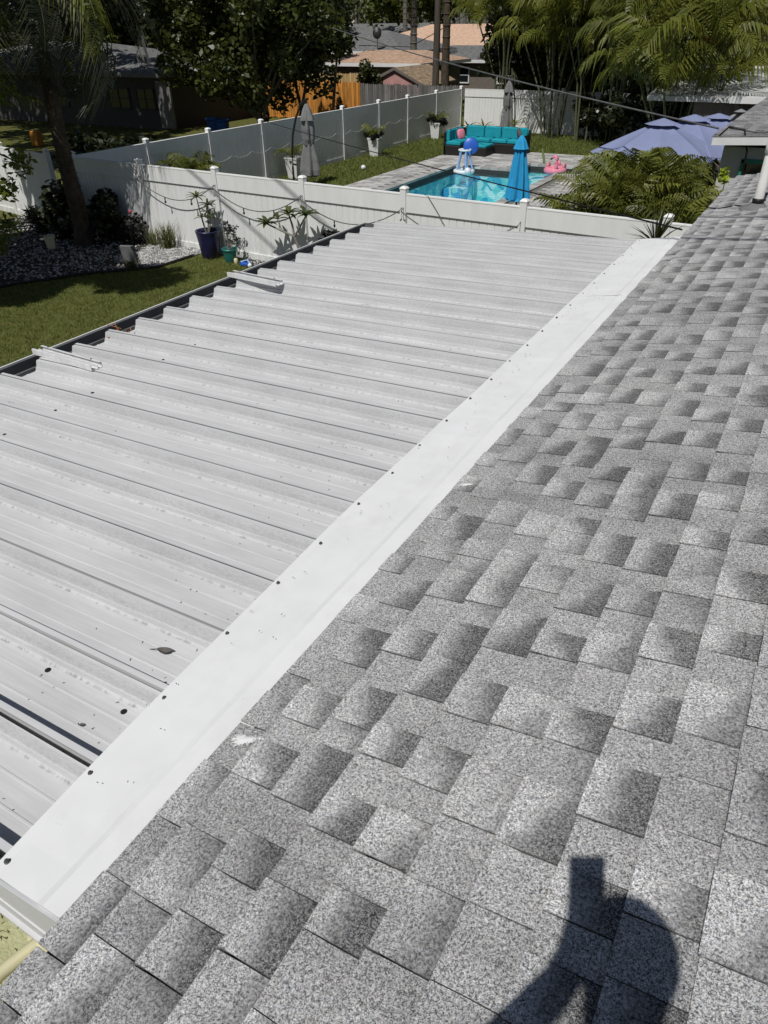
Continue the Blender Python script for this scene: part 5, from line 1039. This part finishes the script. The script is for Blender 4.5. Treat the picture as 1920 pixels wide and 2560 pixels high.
# ------------------------------------------------------------------ photographer (casts the shadow on the shingles)
def skin(name, verts, edges, radii, mat, parent=None, root=0, sub=2):
    me = bpy.data.meshes.new(name); me.from_pydata(verts, edges, []); o = link(name, me, mat, parent); md = o.modifiers.new('skin', 'SKIN'); md.use_smooth_shade = True
    for i, r in enumerate(radii):
        sv = me.skin_vertices[0].data[i]; sv.radius = (r, r) if not hasattr(r, '__len__') else r; sv.use_root = (i == root); sv.use_loose = False
    s_ = o.modifiers.new('sub', 'SUBSURF'); s_.levels = sub; s_.render_levels = sub; return o
ps = thing('person', 'person in dark clothes standing on the shingle roof holding a phone, seen only by shadow', 'person', (.13, -.38, RZ(.13)))
ctr = Vector((0, 0, CAMH))-RT*.039-UP*.055-FW*.012       # phone centre
V_ = []; E_ = []; Rr = []
def jv(p, r, frm=None):
    V_.append(tuple(Vector(p)-ps.location)); Rr.append(r)
    if frm is not None: E_.append((frm, len(V_)-1))
    return len(V_)-1
pel = jv((.13, -.38, 3.80), (.15, .11)); wai = jv((.13, -.40, 3.98), (.14, .10), pel); che = jv((.13, -.41, 4.16), (.155, .11), wai); ne = jv((.12, -.38, 4.32), .058, che)
h1 = jv((.11, -.33, 4.43), .07, ne); h2 = jv((.10, -.30, 4.51), .085, h1); h3 = jv((.10, -.30, 4.59), .06, h2)
for s_, sh_, el in ((-1, (-.08, -.48, 4.22), (-.17, -.39, 3.90)), (1, (.31, -.28, 4.22), (.30, -.22, 3.95))):
    a = jv(sh_, .062, che); b = jv(el, .052, a); hand = ctr+RT*(s_*.050)-UP*.05-FW*.02; hand = hand-RT*(s_*(.010 if s_ > 0 else .014)); wv = hand-UP*.05-FW*.06+RT*(s_*(-.012 if s_ > 0 else .012)); c1 = jv(wv, .036, b); c2 = jv(hand, .046, c1)
    for k in range(4):
        q = hand+UP*(.018*k-.03)-FW*.010; d1 = jv(q+RT*(s_*.004), .009, c2); jv(q-RT*(s_*.012)+UP*.006-FW*.003, .007, d1)
    th_ = jv(hand+UP*.02-FW*.035-RT*(s_*.01), .011, c2); jv(hand+UP*.045-FW*.03-RT*(s_*.03), .009, th_)
for s_ in (-1, 1):
    hp_ = Vector((.13, -.38, 3.76))+RT*(s_*.09); ft = Vector((.13, -.38, 0))+RT*(s_*.14); ft.z = RZ(ft.x)
    a = jv(hp_, .088, pel); b = jv(hp_.lerp(ft, .5)+Vector((-.01, .02, 0)), .062, a); c1 = jv(ft+Vector((0, 0, .1)), .045, b); fwd = Vector((-.507, .862, 0)); tz = ft+fwd*.15; tz.z = RZ(tz.x)+.045; jv(tz, .04, c1)
skin('body', V_, E_, Rr, 'cloth_navy', ps, 0, 1)
mb = MB().ball((.09-.13, -.275+.38, 4.535-ps.location.z), (.096, .10, .11), 16, 10); mb.build('hair', 'hair', ps, smooth=True)
ph = thing('phone', 'phone held up by the photographer on the roof', 'phone', ctr); M3 = Matrix((RT, UP, -FW)).transposed()
ph.rotation_euler = M3.to_euler(); MB().bevbox((0, 0, 0), (.078, .152, .009), .003).build('phone_case', 'dark_metal', ph); MB().lathe([(.012, .0), (.012, .002)], 12, (.03, .055, -.0065)).build('lens_ring', 'dark_metal', ph)
